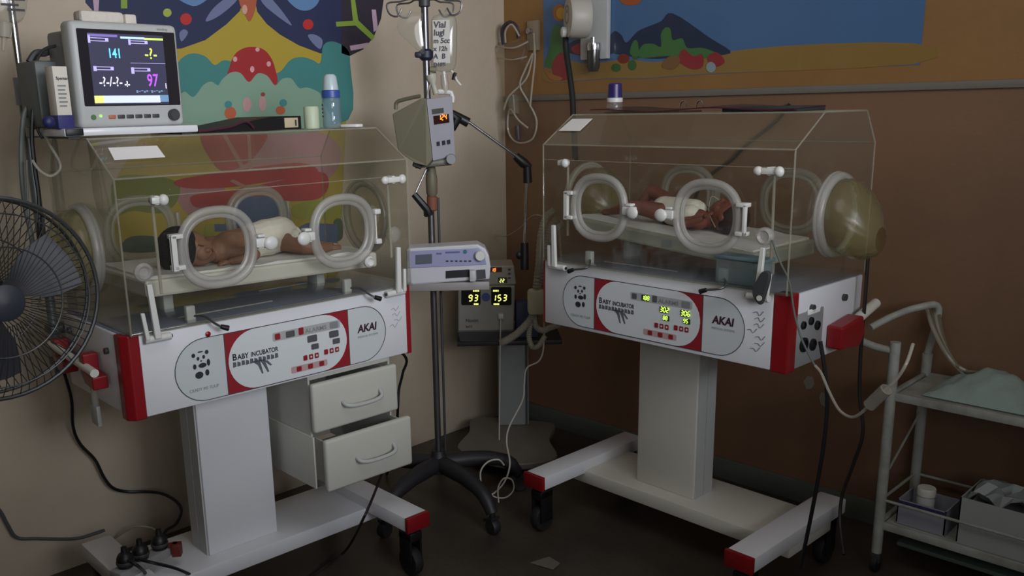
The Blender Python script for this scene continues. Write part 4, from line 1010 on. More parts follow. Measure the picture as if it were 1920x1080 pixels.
MB().lathe([(.008, -.02), (.017, -.02), (.018, .012), (.012, .016), (0, .016)], a(846, 298, -.02), 'y', 18).build('clamp_knob', GREY, t)
MB().tube([a(776, 306, -.03), a(790, 312, -.02)], .012, 8).build('clamp_jaw', DGREY, t)
# folding arm
frame('arm', PX_, PY_)
t = thing('jointed_arm', 'thin steel jointed arm with black joints reaching from drip stand to right', 'arm', 'arm', .8)
a = lambda u, v, y=0: pl(u, v, 1, y, 'arm')
MB().tube([a(875, 226, .02), a(972, 296, .08)], .0055, 10).build('upper_rod', CHROME, t)
MB().tube([a(988, 340, .09), a(983, 462, .10)], .0055, 10).build('lower_rod', CHROME, t)
for q in ([(845, 212, .01), (858, 222, .01), (848, 243, .01)], [(848, 214, .01), (878, 230, .02)], [(966, 292, .08), (982, 306, .085), (994, 314, .09)], [(988, 312, .085), (989, 342, .09)], [(983, 455, .10), (983, 505, .10)]):
    MB().tube([a(*p) for p in q], [.016, .018] if len(q) == 2 else [.015, .020, .012], 10).build('joint', BLACK, t)
MB().ell(a(973, 478, .07), (.014, .014, .018), 8).build('joint_knob', BLACK, t)
MB().tube([a(799, 318, -.02), a(779, 362, -.05)], .004, 8).build('brace_rod', STEEL, t)
MB().tube([a(776, 364, -.05), a(800, 392, -.05), a(803, 402, -.04)], [.012, .014, .018], 8).build('end_clip', BLACK, t)
MB().cyl(a(799, 318, -.02), a(812, 320, .0), .006, n=8).build('pole_pin', STEEL, t)
# syringe pump
frame('spump', PX_ + .692*.06 + .721*.075, PY_ + .721*.06 - .692*.075)
t = thing('syringe_pump', 'white syringe pump with lilac front and round dial beside left incubator', 'pump', 'spump', .9)
a = lambda u, v, y=-.06: pl(u, v, 1, y, 'spump')
P = [a(762, 466), a(895, 458), a(910, 466), a(917, 480), a(920, 500), a(918, 524), a(762, 535)]
mb = MB(); mb.prism(P, (0, .10, 0)); mb.build('case', mm('off_white_case', 'c3c3c8', .4), t, bevel=.006)
P = [a(763, 471), a(898, 465), a(908, 474), a(912, 496), a(763, 503)]
mb = MB(); mb.prism([p + Vector((0, -.004, 0)) for p in P], (0, .006, 0)); fpn = mb.build('front_panel', mm('lilac_front', '9496b8', .4), t, bevel=.002)
Fs = Face(lambda u, v: pl(u, v, 1, -.064, 'spump'), (0, -1, 0))
mb = MB(); Fs.poly(mb, [(779, 478), (810, 476), (810, 494), (779, 496)], 2); mb.build('display', mm('grey_lcd', '59606a', .3), fpn)
for k in range(6): mb = MB(); u = 836 + k*8.5; Fs.poly(mb, [(u, 488), (u + 5, 488), (u + 5, 491), (u, 491)], 2); mb.build('key', DGREY, fpn)
mb = MB(); Fs.poly(mb, [(872 + 4*cos(q*.7), 472 + 4*sin(q*.7)) for q in range(9)], 2); mb.build('key', mm('teal_key', '2f6a78', .5), fpn)
mb = MB(); Fs.poly(mb, [(818, 474), (828, 474), (828, 477), (818, 477)], 2); Fs.poly(mb, [(835, 472), (862, 471), (862, 474), (835, 475)], 2); mb.build('lettering', mm('blue_print', '5a5c90', .5), fpn)
MB().lathe([(.019, 0), (.019, -.014), (.016, -.018), (0, -.018)], a(900, 479, -.064), 'y', 24).build('dial', MWHITE, t)
mb = MB(); mb.prism([a(836, 508, -.062), a(880, 505, -.062), a(880, 519, -.062), a(836, 522, -.062)], (0, -.0015, 0)); mb.build('syringe_slot', BLACK, t)
mb = MB(); mb.prism([a(893, 506, -.062), a(910, 505, -.062), a(911, 522, -.062), a(894, 524, -.062)], (0, -.0015, 0)); mb.build('syringe_slot', DGREY, t)
MB().box(*(lambda p, q: (p.x, q.x, -.085, -.06, q.z, p.z))(a(880, 505), a(892, 526)), bev=.004).build('plunger_clamp', LGREY, t)
mb = MB(); p, q = a(765, 520), a(918, 545)
mb.box(p.x, q.x, -.058, .03, q.z + .002, a(800, 531).z, bev=.004); mb.build('lower_ledge', mm('grey_ledge', '8e8a88', .5), t)

# ================================================================== OXYGEN MONITOR ON ITS FLOOR STAND (room corner)
frame('vs', .36, -.36)
t = thing('vital_signs_stand', 'grey floor stand with flared foot plate and flat column in room corner', 'stand', 'vs', 0)
a = lambda u, v, y=0: pl(u, v, 1, y, 'vs')
def b8(u, v): p = pl(u, v, 2, .09, 'vs'); return p
P = catmull([b8(858, 838), b8(905, 858), b8(960, 869), b8(1010, 866), b8(1045, 854), b8(1030, 822), b8(1040, 795), b8(1000, 788), b8(930, 782), b8(885, 785), b8(880, 808)], 4, True)
MB().prism(P, (0, 0, -.03)).build('foot_plate', mm('taupe_plate', '6f6960', .5), t, bevel=.006)
for x, y in ((-.16, -.17), (.16, -.17), (-.14, .12), (.16, .13)): caster(x, y, t, .062, .022)
c0, c1 = a(936, 800, .06), a(992, 800, .06)
MB().box(c0.x, c1.x, .06, .12, .09, .585, bev=.006).build('column', GREY, t)
MB().box(c1.x - .016, c1.x - .006, .055, .062, .09, .58).build('column_groove', DGREY, t)
zt_ = a(900, 641, -.108).z
MB().box(a(857, 641).x, a(1050, 641).x, -.10, .12, zt_ - .022, zt_ - .002, bev=.003).build('tray', mm('dark_tray', '2d2a2a', .5), t)
frame('vm', .36 + .0, -.36)
t = thing('oxygen_monitor', 'grey monitor with yellow green digits 93 and 153 on corner stand', 'monitor', 'vm', .60)
a = lambda u, v, y=-.11: pl(u, v, 1, y, 'vm')
P = [a(859, 537), a(966, 536), a(963, 620), a(859, 622)]
mb = MB(); mb.prism(P, (0, .20, 0)); mc = mb.build('main_case', mm('taupe_grey_case', '8b8880', .5), t, bevel=.006)
P = [a(857, 621, -.113), a(963, 619, -.113), a(958, 641, -.108), a(863, 642, -.108)]
mb = MB(); mb.prism(P, (0, .20, 0)); mb.build('dark_base', DGREY, t, bevel=.004)
P = [a(864, 536, -.09), a(870, 500, -.09), a(964, 498, -.09), a(968, 534, -.09)]
mb = MB(); mb.prism(P, (0, .17, 0)); uc = mb.build('upper_case', mm('taupe_grey_case_top', '9a968c', .5), t, bevel=.006)
Fv = Face(lambda u, v: pl(u, v, 1, -.111, 'vm'), (0, -1, 0))
FvU = Face(lambda u, v: pl(u, v, 1, -.091, 'vm'), (0, -1, 0))
mb = MB(); Fv.poly(mb, rrect(883, 555, 18, 17, 3), 2); w1 = mb.build('display', mm('dark_display', '17170f', .25), mc)
mb = MB(); Fv.poly(mb, rrect(940, 555, 19, 17, 3), 2); w2 = mb.build('display', MT['dark_display'], mc)
mb = MB(); Fv.poly(mb, circ(911, 557, 8), 2); mb.build('blue_badge', mm('blue_badge', '3a4a86', .4), mc)
pm = pl(900, 555, 1, -.111, 'vm'); px_m = abs(pl(901, 555, 1, -.111, 'vm').x - pm.x)
Fz = front(-.111)
YG = mm('bright_yellow_green_led', 'e8ee7a', .5, var=0, emit=1.5)
for txt, u, v, par in (('93', 879, 564, w1), ('153', 923, 564, w2)):
    q = pl(u, v, 1, -.111, 'vm'); mb = MB(); Fz.seg(mb, txt, q.x, q.z, 11*px_m, 5, wt=.18, gap=.42); mb.build('readout', YG, par)
for (u, v, wd, par) in ((893, 545, 12, w1), (893, 570, 9, w1), (930, 545, 11, w2), (931, 570, 11, w2)):
    mb = MB()
    for k in range(4): Fv.poly(mb, [(u - wd/2 + k*wd/4, v - 1.5), (u - wd/2 + (k + .75)*wd/4, v - 1.5), (u - wd/2 + (k + .75)*wd/4, v + 1.5), (u - wd/2 + k*wd/4, v + 1.5)], 5)
    mb.build('level_bar', YG, par)
mb = MB(); FvU.poly(mb, [(919, 501), (941, 501), (941, 510), (919, 510)], 2); w3 = mb.build('display', mm('dark_orange_display', '4a2418', .3), uc)
q = pl(921, 509, 1, -.091, 'vm'); mb = MB(); front(-.091).seg(mb, '18', q.x, q.z, 6*px_m, 4, wt=.2); mb.build('readout', MT['orange_led'], w3)
mb = MB(); FvU.poly(mb, [(934, 520), (951, 520), (951, 530), (934, 530)], 2); w4 = mb.build('display', LITBACK, uc)
q = pl(937, 529, 1, -.091, 'vm'); mb = MB(); front(-.091).seg(mb, '22', q.x, q.z, 6*px_m, 4, wt=.2); mb.build('readout', YG, w4)
mb = MB(); Fz.text(mb, 'Nonin', pl(873, 604, 1, -.111, 'vm').x, pl(873, 604, 1, -.111, 'vm').z, .022, 2, off=.0004); mb.build('lettering', DGREY, mc)
mb = MB(); Fz.text(mb, 'SpO2', pl(873, 614, 1, -.111, 'vm').x, pl(873, 614, 1, -.111, 'vm').z, .013, 2, off=.0004); mb.build('lettering', DGREY, mc)
for k in range(3): MB().ell(a(955, 505 + k*8, -.093), (.006, .003, .004), 6).build('key', DGREY, uc)
MB().box(*(lambda p: (p.x - .012, p.x + .012, -.135, -.108, p.z - .010, p.z + .012))(a(939, 592)), bev=.003).build('cable_socket', LGREY, mc)
def cable(name, label, cat, mtl, r, pts, fr, sm=8, n=8, group=None, ribs=None):
    P = [pl(u, v, 1, y, fr) for u, v, y in pts]
    mb = MB(); mb.tube(P, r, n, sm=sm, ribs=ribs)
    return single(mb, name, mtl, label, cat, fr, group)
CORD = mm('white_cord', 'b4b0a6', .5)
cable('sensor_cable', 'white sensor cable hanging straight from oxygen monitor to foot plate', 'cable', CORD, .0035, [(939, 590, -.125), (938, 640, -.13), (937, 720, -.10), (936, 836, -.13)], 'vm')
cable('probe_lead', 'long thin white lead hanging from right incubator and curling above floor', 'cable', CORD, .0035,
      [(1019, 560, -.05), (1020, 640, -.12), (1012, 675, -.15), (988, 690, -.18), (983, 720, -.24), (980, 750, -.30), (955, 800, -.44), (950, 830, -.50), (956, 870, -.58), (945, 905, -.62), (920, 928, -.64), (905, 915, -.64), (901, 885, -.63), (915, 866, -.62), (935, 862, -.61), (945, 872, -.60)], 'vm')
cable('probe_lead_loop', 'small loose loop of white lead hanging in front of corner stand', 'cable', CORD, .003,
      [(935, 942, -.66), (934, 915, -.65), (945, 897, -.65), (960, 900, -.65), (963, 918, -.65), (950, 932, -.65), (932, 933, -.65), (918, 926, -.65)], 'vm')
# box and wires beside it
frame('valve', .64, -.42)
t = thing('breathing_circuit', 'clear corrugated breathing hoses with white connector left of right incubator', 'hose', 'valve', .72)
a = lambda u, v, y=-.08: pl(u, v, 1, y, 'valve')
HOSE = acryl('corrugated_clear', haze=.55, tint=(.85, .85, .83), hazec='a8a294', rough=.3)
def hose(pts, r=.015, nm='hose'):
    mb = MB(); mb.tube([a(*p) for p in pts], r, 10, sm=14, ribs=.10); return mb.build(nm, HOSE, t)
hose([(1040, 395, -.02), (1024, 408, -.03), (1015, 440, -.05), (1010, 500, -.07), (1005, 545, -.08)])
hose([(1046, 410, -.02), (1030, 430, -.03), (1022, 470, -.05), (1012, 520, -.07), (1008, 550, -.08)])
hose([(1000, 590, -.08), (990, 605, -.09), (970, 625, -.12), (950, 638, -.14), (938, 643, -.15)])
hose([(1002, 592, -.08), (1005, 612, -.09), (1018, 620, -.08), (1030, 615, -.06), (1048, 610, -.04)], .012)
hose([(996, 600, -.08), (992, 630, -.10), (998, 650, -.10), (1010, 648, -.10), (1022, 630, -.08)], .011)
mb = MB(); p = a(1005, 566); mb.box(p.x - .034, p.x + .034, -.10, -.05, a(1005, 590).z, a(1005, 542).z, bev=.014); mb.build('water_trap', mm('cream_trap', 'b3ad92', .45), t)
MB().tube([a(1030, 455, -.03), a(1040, 430, -.02), a(1052, 420, -.0)], .02, 10, sm=3).build('elbow', HOSE, t)
frame('blu', .50, -.24)
q = pl(985, 620, 1, .02, 'blu')
single(MB().box(q.x - .045, q.x + .055, -.03, .05, zt_ - .001, zt_ + .16, bev=.004), 'humidifier_box', mm('slate_blue_plastic', '39435c', .5), 'slate blue box right of oxygen monitor, behind the breathing hoses', 'box', 'blu')

# ================================================================== ON THE BACK WALL
t = thing('wall_flowmeter', 'round white flowmeter with gauge and metal bottle on back wall poster', 'flowmeter', 'W', 1.70)
a = lambda u, v, y=-.06: pl(u, v, 1, y, 'W')
c = a(1098, 38, -.05)
MB().box(c.x - .045, c.x + .10, -.03, -.004, 1.745, 2.02, bev=.004).build('back_plate', LGREY, t)
M3 = (Vector((.80, -.60, 0)).normalized(), Vector((0, 0, 1)), Vector((-.60, -.80, 0)).normalized())
MB().lathe([(.082, -.045), (.086, -.035), (.086, .030), (.080, .042), (.062, .045), (0, .045)], (c.x - .0, -.105, c.z + .01), n=30, M3=M3).build('drum', mm('bone_plastic', 'b7b2a8', .45), t)
fc_ = Vector((c.x, -.105, c.z + .01)) + M3[2]*.0455
Fg = Face(lambda s_, z: fc_ + M3[0]*s_ + Vector((0, 0, z)), M3[2])
mb = MB(); Fg.band(mb, circ(-.005, .012, .032, .036), .005, 2); Fg.poly(mb, [(-.010, .020), (.004, .016), (.002, .030), (-.006, .032)], 3); mb.build('gauge_face', GREYINK, t)
MB().lathe([(.022, 0), (.022, .016), (.016, .02), (0, .02)], fc_ + M3[0]*(-.022) + Vector((0, 0, -.058)), n=16, M3=M3).build('knob', MWHITE, t)
MB().cyl(a(1112, 70, -.06), a(1112, 84, -.06), .010, n=10).build('stem', CHROME, t)
p = a(1113, 90, -.06); z0_ = a(1118, 134, -.06).z
MB().lathe([(.0, p.z + .02), (.030, p.z + .02), (.032, p.z + .008), (.030, p.z - .01)], (p.x, -.06, 0), n=22).build('bottle_collar', CHROME, t)
MB().lathe([(.028, p.z - .01), (.028, z0_ + .02), (.020, z0_), (0, z0_)], (p.x, -.06, 0), n=22).build('bottle', mm('smoky_metal', '5c5a58', .2, metal=.7), t)
BH_ = [(1072, 52, -.12), (1062, 62, -.11), (1061, 90, -.10), (1068, 140, -.12), (1073, 180, -.13), (1075, 222, -.14), (1077, 262, -.16), (1079, 300, -.2)]
cable('gas_hose', 'thick black hose hanging from wall flowmeter down behind right incubator hood', 'hose', RUBBER, .013, BH_, 'W', n=10)
t = thing('gas_outlet', 'small beige gas outlet plate on brown wall left of poster', 'outlet', 'W', 1.76)
p = a(1003, 67, -.0)
MB().box(p.x - .032, p.x + .035, -.02, 0, p.z - .066, p.z + .066, bev=.003).build('plate', mm('beige_plate', '958872', .5), t)
MB().cyl((p.x - .005, -.02, p.z + .02), (p.x - .005, -.045, p.z + .02), .012, n=12).build('nozzle', CHROME, t)
# suction bottle pouch
t = thing('tubing_pouch', 'transparent pouch stuffed with coiled tubes hanging in the corner', 'pouch', 'W', 1.42)
P = [(930, 84), (955, 78), (985, 74), (990, 84), (988, 110), (992, 180), (1008, 245), (985, 262), (960, 258), (950, 230), (945, 180), (938, 120)]
pts = [a(u, v, -.05) for u, v in P]
def pillowW(poly, th, name, m, par):
    Pp = catmull(poly, 3, True); c = sum(Pp, Vector())/len(Pp); vs = []; fs = []; n = len(Pp)
    for sg in (1, -1):
        base = len(vs)
        for k, o_ in ((1, 0), (.92, th*.6), (.6, th), (.2, th*1.1)): vs += [c + (q - c)*k + Vector((0, -o_*sg, 0)) for q in Pp]
        vs.append(c + Vector((0, -th*1.1*sg, 0)))
        for l in range(3):
            for i in range(n): fs.append((base + l*n + i, base + l*n + (i+1) % n, base + (l+1)*n + (i+1) % n, base + (l+1)*n + i))
        for i in range(n): fs.append((base + 3*n + i, base + 3*n + (i+1) % n, base + 4*n))
    mb = MB(); mb.add(vs, fs, 0, True); return mb.build(name, m, par)
FR['pouch'] = ((0, 0), 0)
pillowW(pts, .03, 'bag', acryl('dull_bag', haze=.10, tint=(.92, .9, .86), hazec='a89a86', rough=.2), t)
MB().tube([a(930, 86, -.06), a(962, 90, -.09), a(990, 78, -.06)], .004, 6, sm=4).build('rim', TUBE, t)
MB().tube([a(934, 108, -.06), a(960, 112, -.09), a(988, 106, -.06)], .003, 6, sm=4).build('rim', TUBE, t)
for k, q in enumerate(([(944, 84, -.06), (942, 55, -.07), (955, 42, -.07), (968, 50, -.07), (972, 72, -.06)],)):
    MB().tube([a(*p) for p in q], .009, 8, sm=5).build('black_tube', mm('dark_violet_tube', '3a3240', .5), t)
for q in ([(948, 80, -.08), (948, 58, -.09), (960, 46, -.09), (974, 68, -.08)], [(1001, 62, -.05), (1002, 90, -.05), (996, 120, -.06), (985, 150, -.08), (955, 180, -.10), (945, 205, -.09)],
          [(1001, 66, -.05), (1003, 110, -.06), (998, 160, -.08), (994, 200, -.09)], [(999, 100, -.07), (985, 130, -.08), (975, 160, -.09), (990, 190, -.08), (1006, 225, -.07), (1000, 258, -.07), (980, 268, -.08), (962, 262, -.08), (952, 240, -.08), (956, 205, -.09), (972, 225, -.09), (990, 240, -.08)]):
    MB().tube([a(*p) for p in q], .0045, 8, sm=6).build('clear_tube', TUBE, t)
MB().tube([a(962, 180, -.07), a(965, 215, -.08)], [.03, .025], 12).build('cup', acryl('murky_cup', haze=.3, hazec='8f8776'), t)
MB().tube([a(970, 236, -.08), a(972, 262, -.08)], [.014, .012], 10).build('plug', mm('violet_plug', '463a48', .5), t)
cable('thin_wall_tube', 'thin pale tube drooping from beige wall corner to right incubator hood', 'tube', TUBE, .0035, [(930, 442, -.10), (950, 442, -.12), (975, 428, -.2), (998, 405, -.3), (1018, 405, -.4)], 'W')

# ================================================================== INSTRUMENT TROLLEY (right)
frame('tro', 2.03, -.35, 0)
t = thing('instrument_trolley', 'chipped white tubular trolley at right edge of view', 'trolley', 'tro', 0)
TM = wallmat('chipped_white_paint', 'a9aba4', '85847a', 9, rough=.45, bump=.2)
TL, TWD = .62, .30
for x in (0, TL):
    for y in (0, TWD):
        MB().tube([(x, y, .07), (x, y, .80 if y == 0 else .70)], .0165, 14).build('leg', TM, t)
        MB().lathe([(.012, -.012), (.028, -.010), (.030, 0), (.028, .010), (.012, .012)], (x, y, .03), 'x', 18).build('wheel', RUBBER, t)
        MB().box(x - .016, x + .016, y - .014, y + .014, .035, .07, bev=.003).build('wheel_fork', DGREY, t)
for z, nm in ((.62, 'top_shelf'), (.17, 'bottom_shelf')):
    mb = MB(); mb.box(.012, TL - .012, .005, TWD - .005, z, z + .006); sh_ = mb.build(nm, TM, t)
    for y in (0, TWD): MB().box(.015, TL - .015, y - .007, y + .007, z - .012, z + .014, bev=.002).build('edge_rail', TM, sh_)
    for x in (0, TL): MB().box(x - .007, x + .007, .015, TWD - .015, z - .012, z + .014, bev=.002).build('edge_rail', TM, sh_)
for z in (.26,):
    for y in (0, TWD): MB().cyl((0, y, z), (TL, y, z), .005, n=8).build('guard_rail', TM, t)
    for x in (0, TL): MB().cyl((x, 0, z), (x, TWD, z), .005, n=8).build('guard_rail', TM, t)
MB().cyl((.0, .0, .33), (0, TWD, .50), .004, n=8).build('brace', TM, t)
MB().tube([(0, 0, .77), (-.06, -.003, .775), (-.11, -.01, .79), (-.135, -.012, .805)], .0125, 12, sm=5).build('push_handle', TM, t)
MB().tube([(-.135, TWD*.45, .80), (-.09, TWD*.7, .835), (-.02, TWD*.8, .87), (.02, TWD, .86), (.0, TWD, .70)], .012, 12, sm=5).build('push_handle', TM, t)
MB().cyl((-.134, -.012, .805), (-.145, -.013, .812), .0135, n=12).build('handle_stopper', DGREY, t)
a = lambda u, v, y=0: pl(u, v, 1, y, 'tro')
frame('dr', 2.22, -.19, 0)
def drape():
    vs = []; fs = []; N = 22
    for i in range(N):
        for j in range(12):
            x = -.11 + .30*i/(N-1); y = -.12 + .2*j/11
            h = .075*math.exp(-((x - .06)/.12)**2 - ((y + .0)/.09)**2) + .008*sin(i*1.1)*cos(j*1.4) + .014
            e = min(1, (i)/3, (N-1-i)/3, j/2, (11-j)/2)
            vs.append((x, y, .628 + .003 + max(.0, h)*max(e, 0)**.6))
    for i in range(N-1):
        for j in range(11): q = i*12 + j; fs.append((q, q + 12, q + 13, q + 1))
    n = len(vs); vs += [(v[0], v[1], .6275) for v in vs]; fs += [tuple(n + k for k in f[::-1]) for f in fs]
    mb = MB(); mb.add(vs, fs, 0, True); return mb
single(drape(), 'folded_drape', mm('pale_green_cloth', '8f9f97', .85, bump=.3, bscale=30), 'pale green cloth heaped on trolley top shelf', 'cloth', 'dr')
frame('hl', 2.12, -.14, 0)
t = thing('coiled_tubing', 'olive and clear tubes hanging over trolley rail beside green cloth', 'tubing', 'hl', .63)
for k in range(4):
    MB().tube([(-.11 + .012*k, .10, .855), (-.06 + .012*k, .03, .80 - .01*k), (.02 + .01*k, -.03, .725 - .008*k), (.10 + .01*k, -.02, .66 + .012*k), (.17, -.02 + .03*k, .655)], .0065, 8, sm=6).build('tube', mm('olive_tube', '6c6650', .5) if k % 2 else TUBE, t)
def boxthing(name, label, cat, x, y, z, w_, d_, h, m, ang=0, lid=None, stripe=None, tilt=0):
    fr = frame('bx%d' % len(FR), x, y, ang)
    t_ = thing(name, label, cat, fr, z)
    T_ = .004
    mb = MB(); mb.box(-w_/2, w_/2, -d_/2, d_/2, z, z + T_)
    for q in ((-w_/2, w_/2, -d_/2, -d_/2 + T_), (-w_/2, w_/2, d_/2 - T_, d_/2), (-w_/2, -w_/2 + T_, -d_/2, d_/2), (w_/2 - T_, w_/2, -d_/2, d_/2)): mb.box(*q, z + T_, z + h)
    mb.build('walls', m, t_)
    if stripe: MB().box(-w_/2 - .0005, w_/2 + .0005, -d_/2 - .0008, -d_/2, z + h*.82, z + h*.97).build('stripe', stripe, t_)
    return t_
t = boxthing('open_carton', 'small white open carton with dark blue rim on trolley bottom shelf', 'box', 2.145, -.25, .178, .15, .13, .085, mm('lilac_white_card', '8e8e98', .7), .0, stripe=mm('navy_band', '2c3050', .6))
frame('jar', 2.13, -.235, 0)
t = thing('plastic_jar', 'small white jar standing in the blue rimmed carton', 'jar', 'jar', .182)
MB().lathe([(0, .182), (.026, .182), (.028, .186), (.028, .26), (.024, .27)], (0, 0, 0), n=20).build('body', LGREY, t); MB().lathe([(.025, .268), (.029, .27), (.029, .292), (.027, .296), (0, .296)], (0, 0, 0), n=20).build('lid', WHITE2, t)
t = boxthing('large_carton', 'large white open carton with crumpled plastic on trolley bottom shelf', 'box', 2.395, -.23, .178, .27, .20, .155, mm('grey_white_card', '9fa3a0', .7))
def crumple(x0, x1, y0, y1, z, amp, nx, ny, seed):
    rr = random.Random(seed); vs = []; fs = []
    for i in range(nx):
        for j in range(ny): vs.append((x0 + (x1-x0)*i/(nx-1), y0 + (y1-y0)*j/(ny-1), z + amp*rr.random()))
    for i in range(nx-1):
        for j in range(ny-1): q = i*ny + j; fs.append((q, q + ny, q + ny + 1, q + 1))
    n = len(vs); vs += [(v[0], v[1], z - .01) for v in vs]; fs += [tuple(n + k for k in f[::-1]) for f in fs]
    mb = MB(); mb.add(vs, fs, 0, False); return mb
frame('crm', 2.395, -.23, 0)
single(crumple(-.12, .12, -.085, .085, .315, .05, 9, 7, 3), 'crumpled_wrap', mm('grey_plastic_wrap', '8a8f8e', .4), 'crumpled grey plastic wrap filling the large carton', 'wrap', 'crm')
frame('tb', 2.32, -.34, 0)
t = thing('kidney_tray', 'dull green flat tray on floor level board below trolley shelf', 'tray', 'tb', .1)
MB().box(-.24, .28, .02, .24, .10, .115, bev=.004).build('board', mm('dull_green_plastic', '56655c', .5), t)

# ================================================================== LEFT EDGE: FAN, DRIP STAND, CABLES, WALL SOCKET
def U(u, v, d): return CAM + (FW + RT*((u - PXC)/FPX) - UP*((v - PYC)/FPX))*d
fcn = U(-5, 563, 1.96)
fang = -WA + .80
frame('fan', fcn.x, fcn.y, fang)      # local x across the cage, y = axis away
t = thing('wall_fan', 'black wire wall fan at left edge in front of left incubator', 'fan', 'fan', 0)
R_ = .222; zc_ = fcn.z; FW_ = mm('fan_wire', '3c3e3e', .4, metal=.3)
def ringp(r, y, n=48): return [Vector((r*cos(2*pi*k/n), y, zc_ + r*sin(2*pi*k/n))) for k in range(n)]
mb = MB(); mb.tube(ringp(R_, 0), .005, 8, closed=True); mb.tube(ringp(R_*.985, .05), .004, 8, closed=True); mb.build('cage_rim', FW_, t)
for s_, nm in ((-1, 'front_cage'), (1, 'rear_cage')):
    mb = MB()
    for k in range(72):
        a_ = 2*pi*k/72; c_, q_ = cos(a_), sin(a_)
        pr = [(.05, -.055), (.12, -.050), (.19, -.028), (R_, 0)] if s_ < 0 else [(.05, .105), (.13, .100), (.20, .075), (R_*.985, .05)]
        mb.tube([Vector((r*c_, y, zc_ + r*q_)) for r, y in pr], .0011, 4)
    for r, y in ((.12, -.050), (.19, -.028)) if s_ < 0 else ((.13, .1),): mb.tube(ringp(r, y), .0018, 5, closed=True)
    mb.build(nm, FW_, t, kind='stuff')
MB().lathe([(0, -.060), (.03, -.058), (.040, -.052), (.040, -.045)], (0, 0, zc_), 'y', 24).build('front_badge', mm('blue_grey_badge', '30343e', .5), t)
MB().lathe([(.02, -.02), (.03, -.02), (.03, .05), (0, .05)], (0, 0, zc_), 'y', 20).build('blade_hub', DGREY, t)
for k in range(3):
    a0 = 2*pi*k/3 + .4; vs = []; fs = []
    for i in range(7):
        r = .03 + .155*i/6
        for j in range(5):
            aa = a0 + (j - 2)*.22*(1.1 - .3*abs(i - 3)/3) ; vs.append(Vector((r*cos(aa), .015 + (j - 2)*.012, zc_ + r*sin(aa))))
    for i in range(6):
        for j in range(4): q = i*5 + j; fs.append((q, q + 5, q + 6, q + 1))
    n = len(vs); vs += [v + Vector((0, .002, 0)) for v in vs]; fs += [tuple(n + k_ for k_ in f[::-1]) for f in fs]
    mb = MB(); mb.add(vs, fs, 0, True); mb.build('blade', mm('smoke_grey_blade', '3a3b42', .45), t)
MB().lathe([(.05, .10), (.06, .12), (.058, .19), (.035, .22), (0, .22)], (0, 0, zc_), 'y', 24).build('motor_housing', DGREY, t)
wp = Vector((0, fcn.y + .12, 1.12)); lw = Vector((*rot(-fang, wp.x - fcn.x, wp.y - fcn.y), wp.z))
MB().tube([(0, .2, zc_), (0, .26, zc_ - .01), (lw.x*.6, lw.y*.6 + .1, lw.z - .02), tuple(lw)], .014, 12, sm=5).build('wall_arm', DGREY, t)
MB().ell(tuple(lw), (.05, .05, .07), 10).build('wall_mount', DGREY, t)
# drip stand at left
frame('ls', .33, -2.34, 0)
t = thing('left_drip_pole', 'chrome pole with grey collar clamped behind left incubator at far left', 'pole', 'ls', .80)
t.name = 'drip_pole'; BASES[t.name] = BASES['left_drip_pole']
a = lambda u, v, y=0: pl(u, v, 0, y, 'ls')
pa, pb = a(27, 60), a(40, 350)
MB().cyl((0, pa.y, .82), (0, pa.y, 1.95), .010, n=14).build('pole', CHROME, t)
MB().cyl((0, pa.y, .80), (0, pa.y, 1.62), .0135, n=14).build('lower_tube', mm('grey_tube', '6d7272', .4, metal=.5), t)
MB().cyl((0, pa.y, 1.59), (0, pa.y, 1.665), .020, n=16).build('collar', GREY, t)
MB().box(.012, .05, pa.y - .012, pa.y + .02, 1.50, 1.54, bev=.006).build('collar_knob', GREY, t)
for z in (.84, .94): MB().box(-.02, .035, pa.y - .02, pa.y + .06, z - .012, z + .012, bev=.004).build('body_clamp', DGREY, t)
t = thing('saline_bag', 'clear saline bag with drip chamber at top left corner', 'drip bag', 'ls', 1.7)
P = [a(-30, -60, .04), a(45, -60, .04), (a(52, -10, .04)), a(44, 35, .04), a(20, 45, .04), a(-10, 30, .04)]
Pp = catmull(P, 4, True); c_ = sum(Pp, Vector())/len(Pp); n = len(Pp); vs = []; fs = []
for sg in (1, -1):
    base = len(vs)
    for k, o_ in ((1, 0), (.9, .012), (.5, .02)): vs += [c_ + (q - c_)*k + Vector((o_*sg, 0, 0)) for q in Pp]
    vs.append(c_ + Vector((.022*sg, 0, 0)))
    for l in range(2):
        for i in range(n): fs.append((base + l*n + i, base + l*n + (i+1) % n, base + (l+1)*n + (i+1) % n, base + (l+1)*n + i))
    for i in range(n): fs.append((base + 2*n + i, base + 2*n + (i+1) % n, base + 3*n))
mb = MB(); mb.add(vs, fs, 0, True); mb.build('bag', BAGM, t)
mb = MB()
for k in range(6):
    q = a(2 + (k % 2)*12, -30 + k*10, .064); mb.box(.064, .0645, q.y, q.y + .045, q.z, q.z + .006)
mb.build('printed_scale', INK, t)
q0, q1 = a(8, 42, .04), a(8, 70, .04)
MB().tube([q0, q1], [.022, .016], 14).build('drip_chamber', TUBE, t)
MB().tube([q1, a(6, 95, .04)], [.008, .004], 8).build('outlet', TUBE, t)
DC = mm('dark_grey_cable', '2e302e', .5); GC = mm('grey_green_cable', '5b615c', .5)
def Ucable(name, label, m, r, pts, z=None, n=8, cat='cable', group=None):
    P = [pl(u, v, 0, x, 'W') for u, v, x in pts]
    mb = MB(); mb.tube(P, r, n, sm=8); return single(mb, name, m, label, cat, 'W', group)
Ucable('monitor_cable', 'thick black cable dropping from monitor shelf beside the fan', BLACK, .006, [(62, 205, .50), (60, 260, .50), (66, 320, .50), (73, 370, .50), (74, 430, .50), (74, 480, .48)])
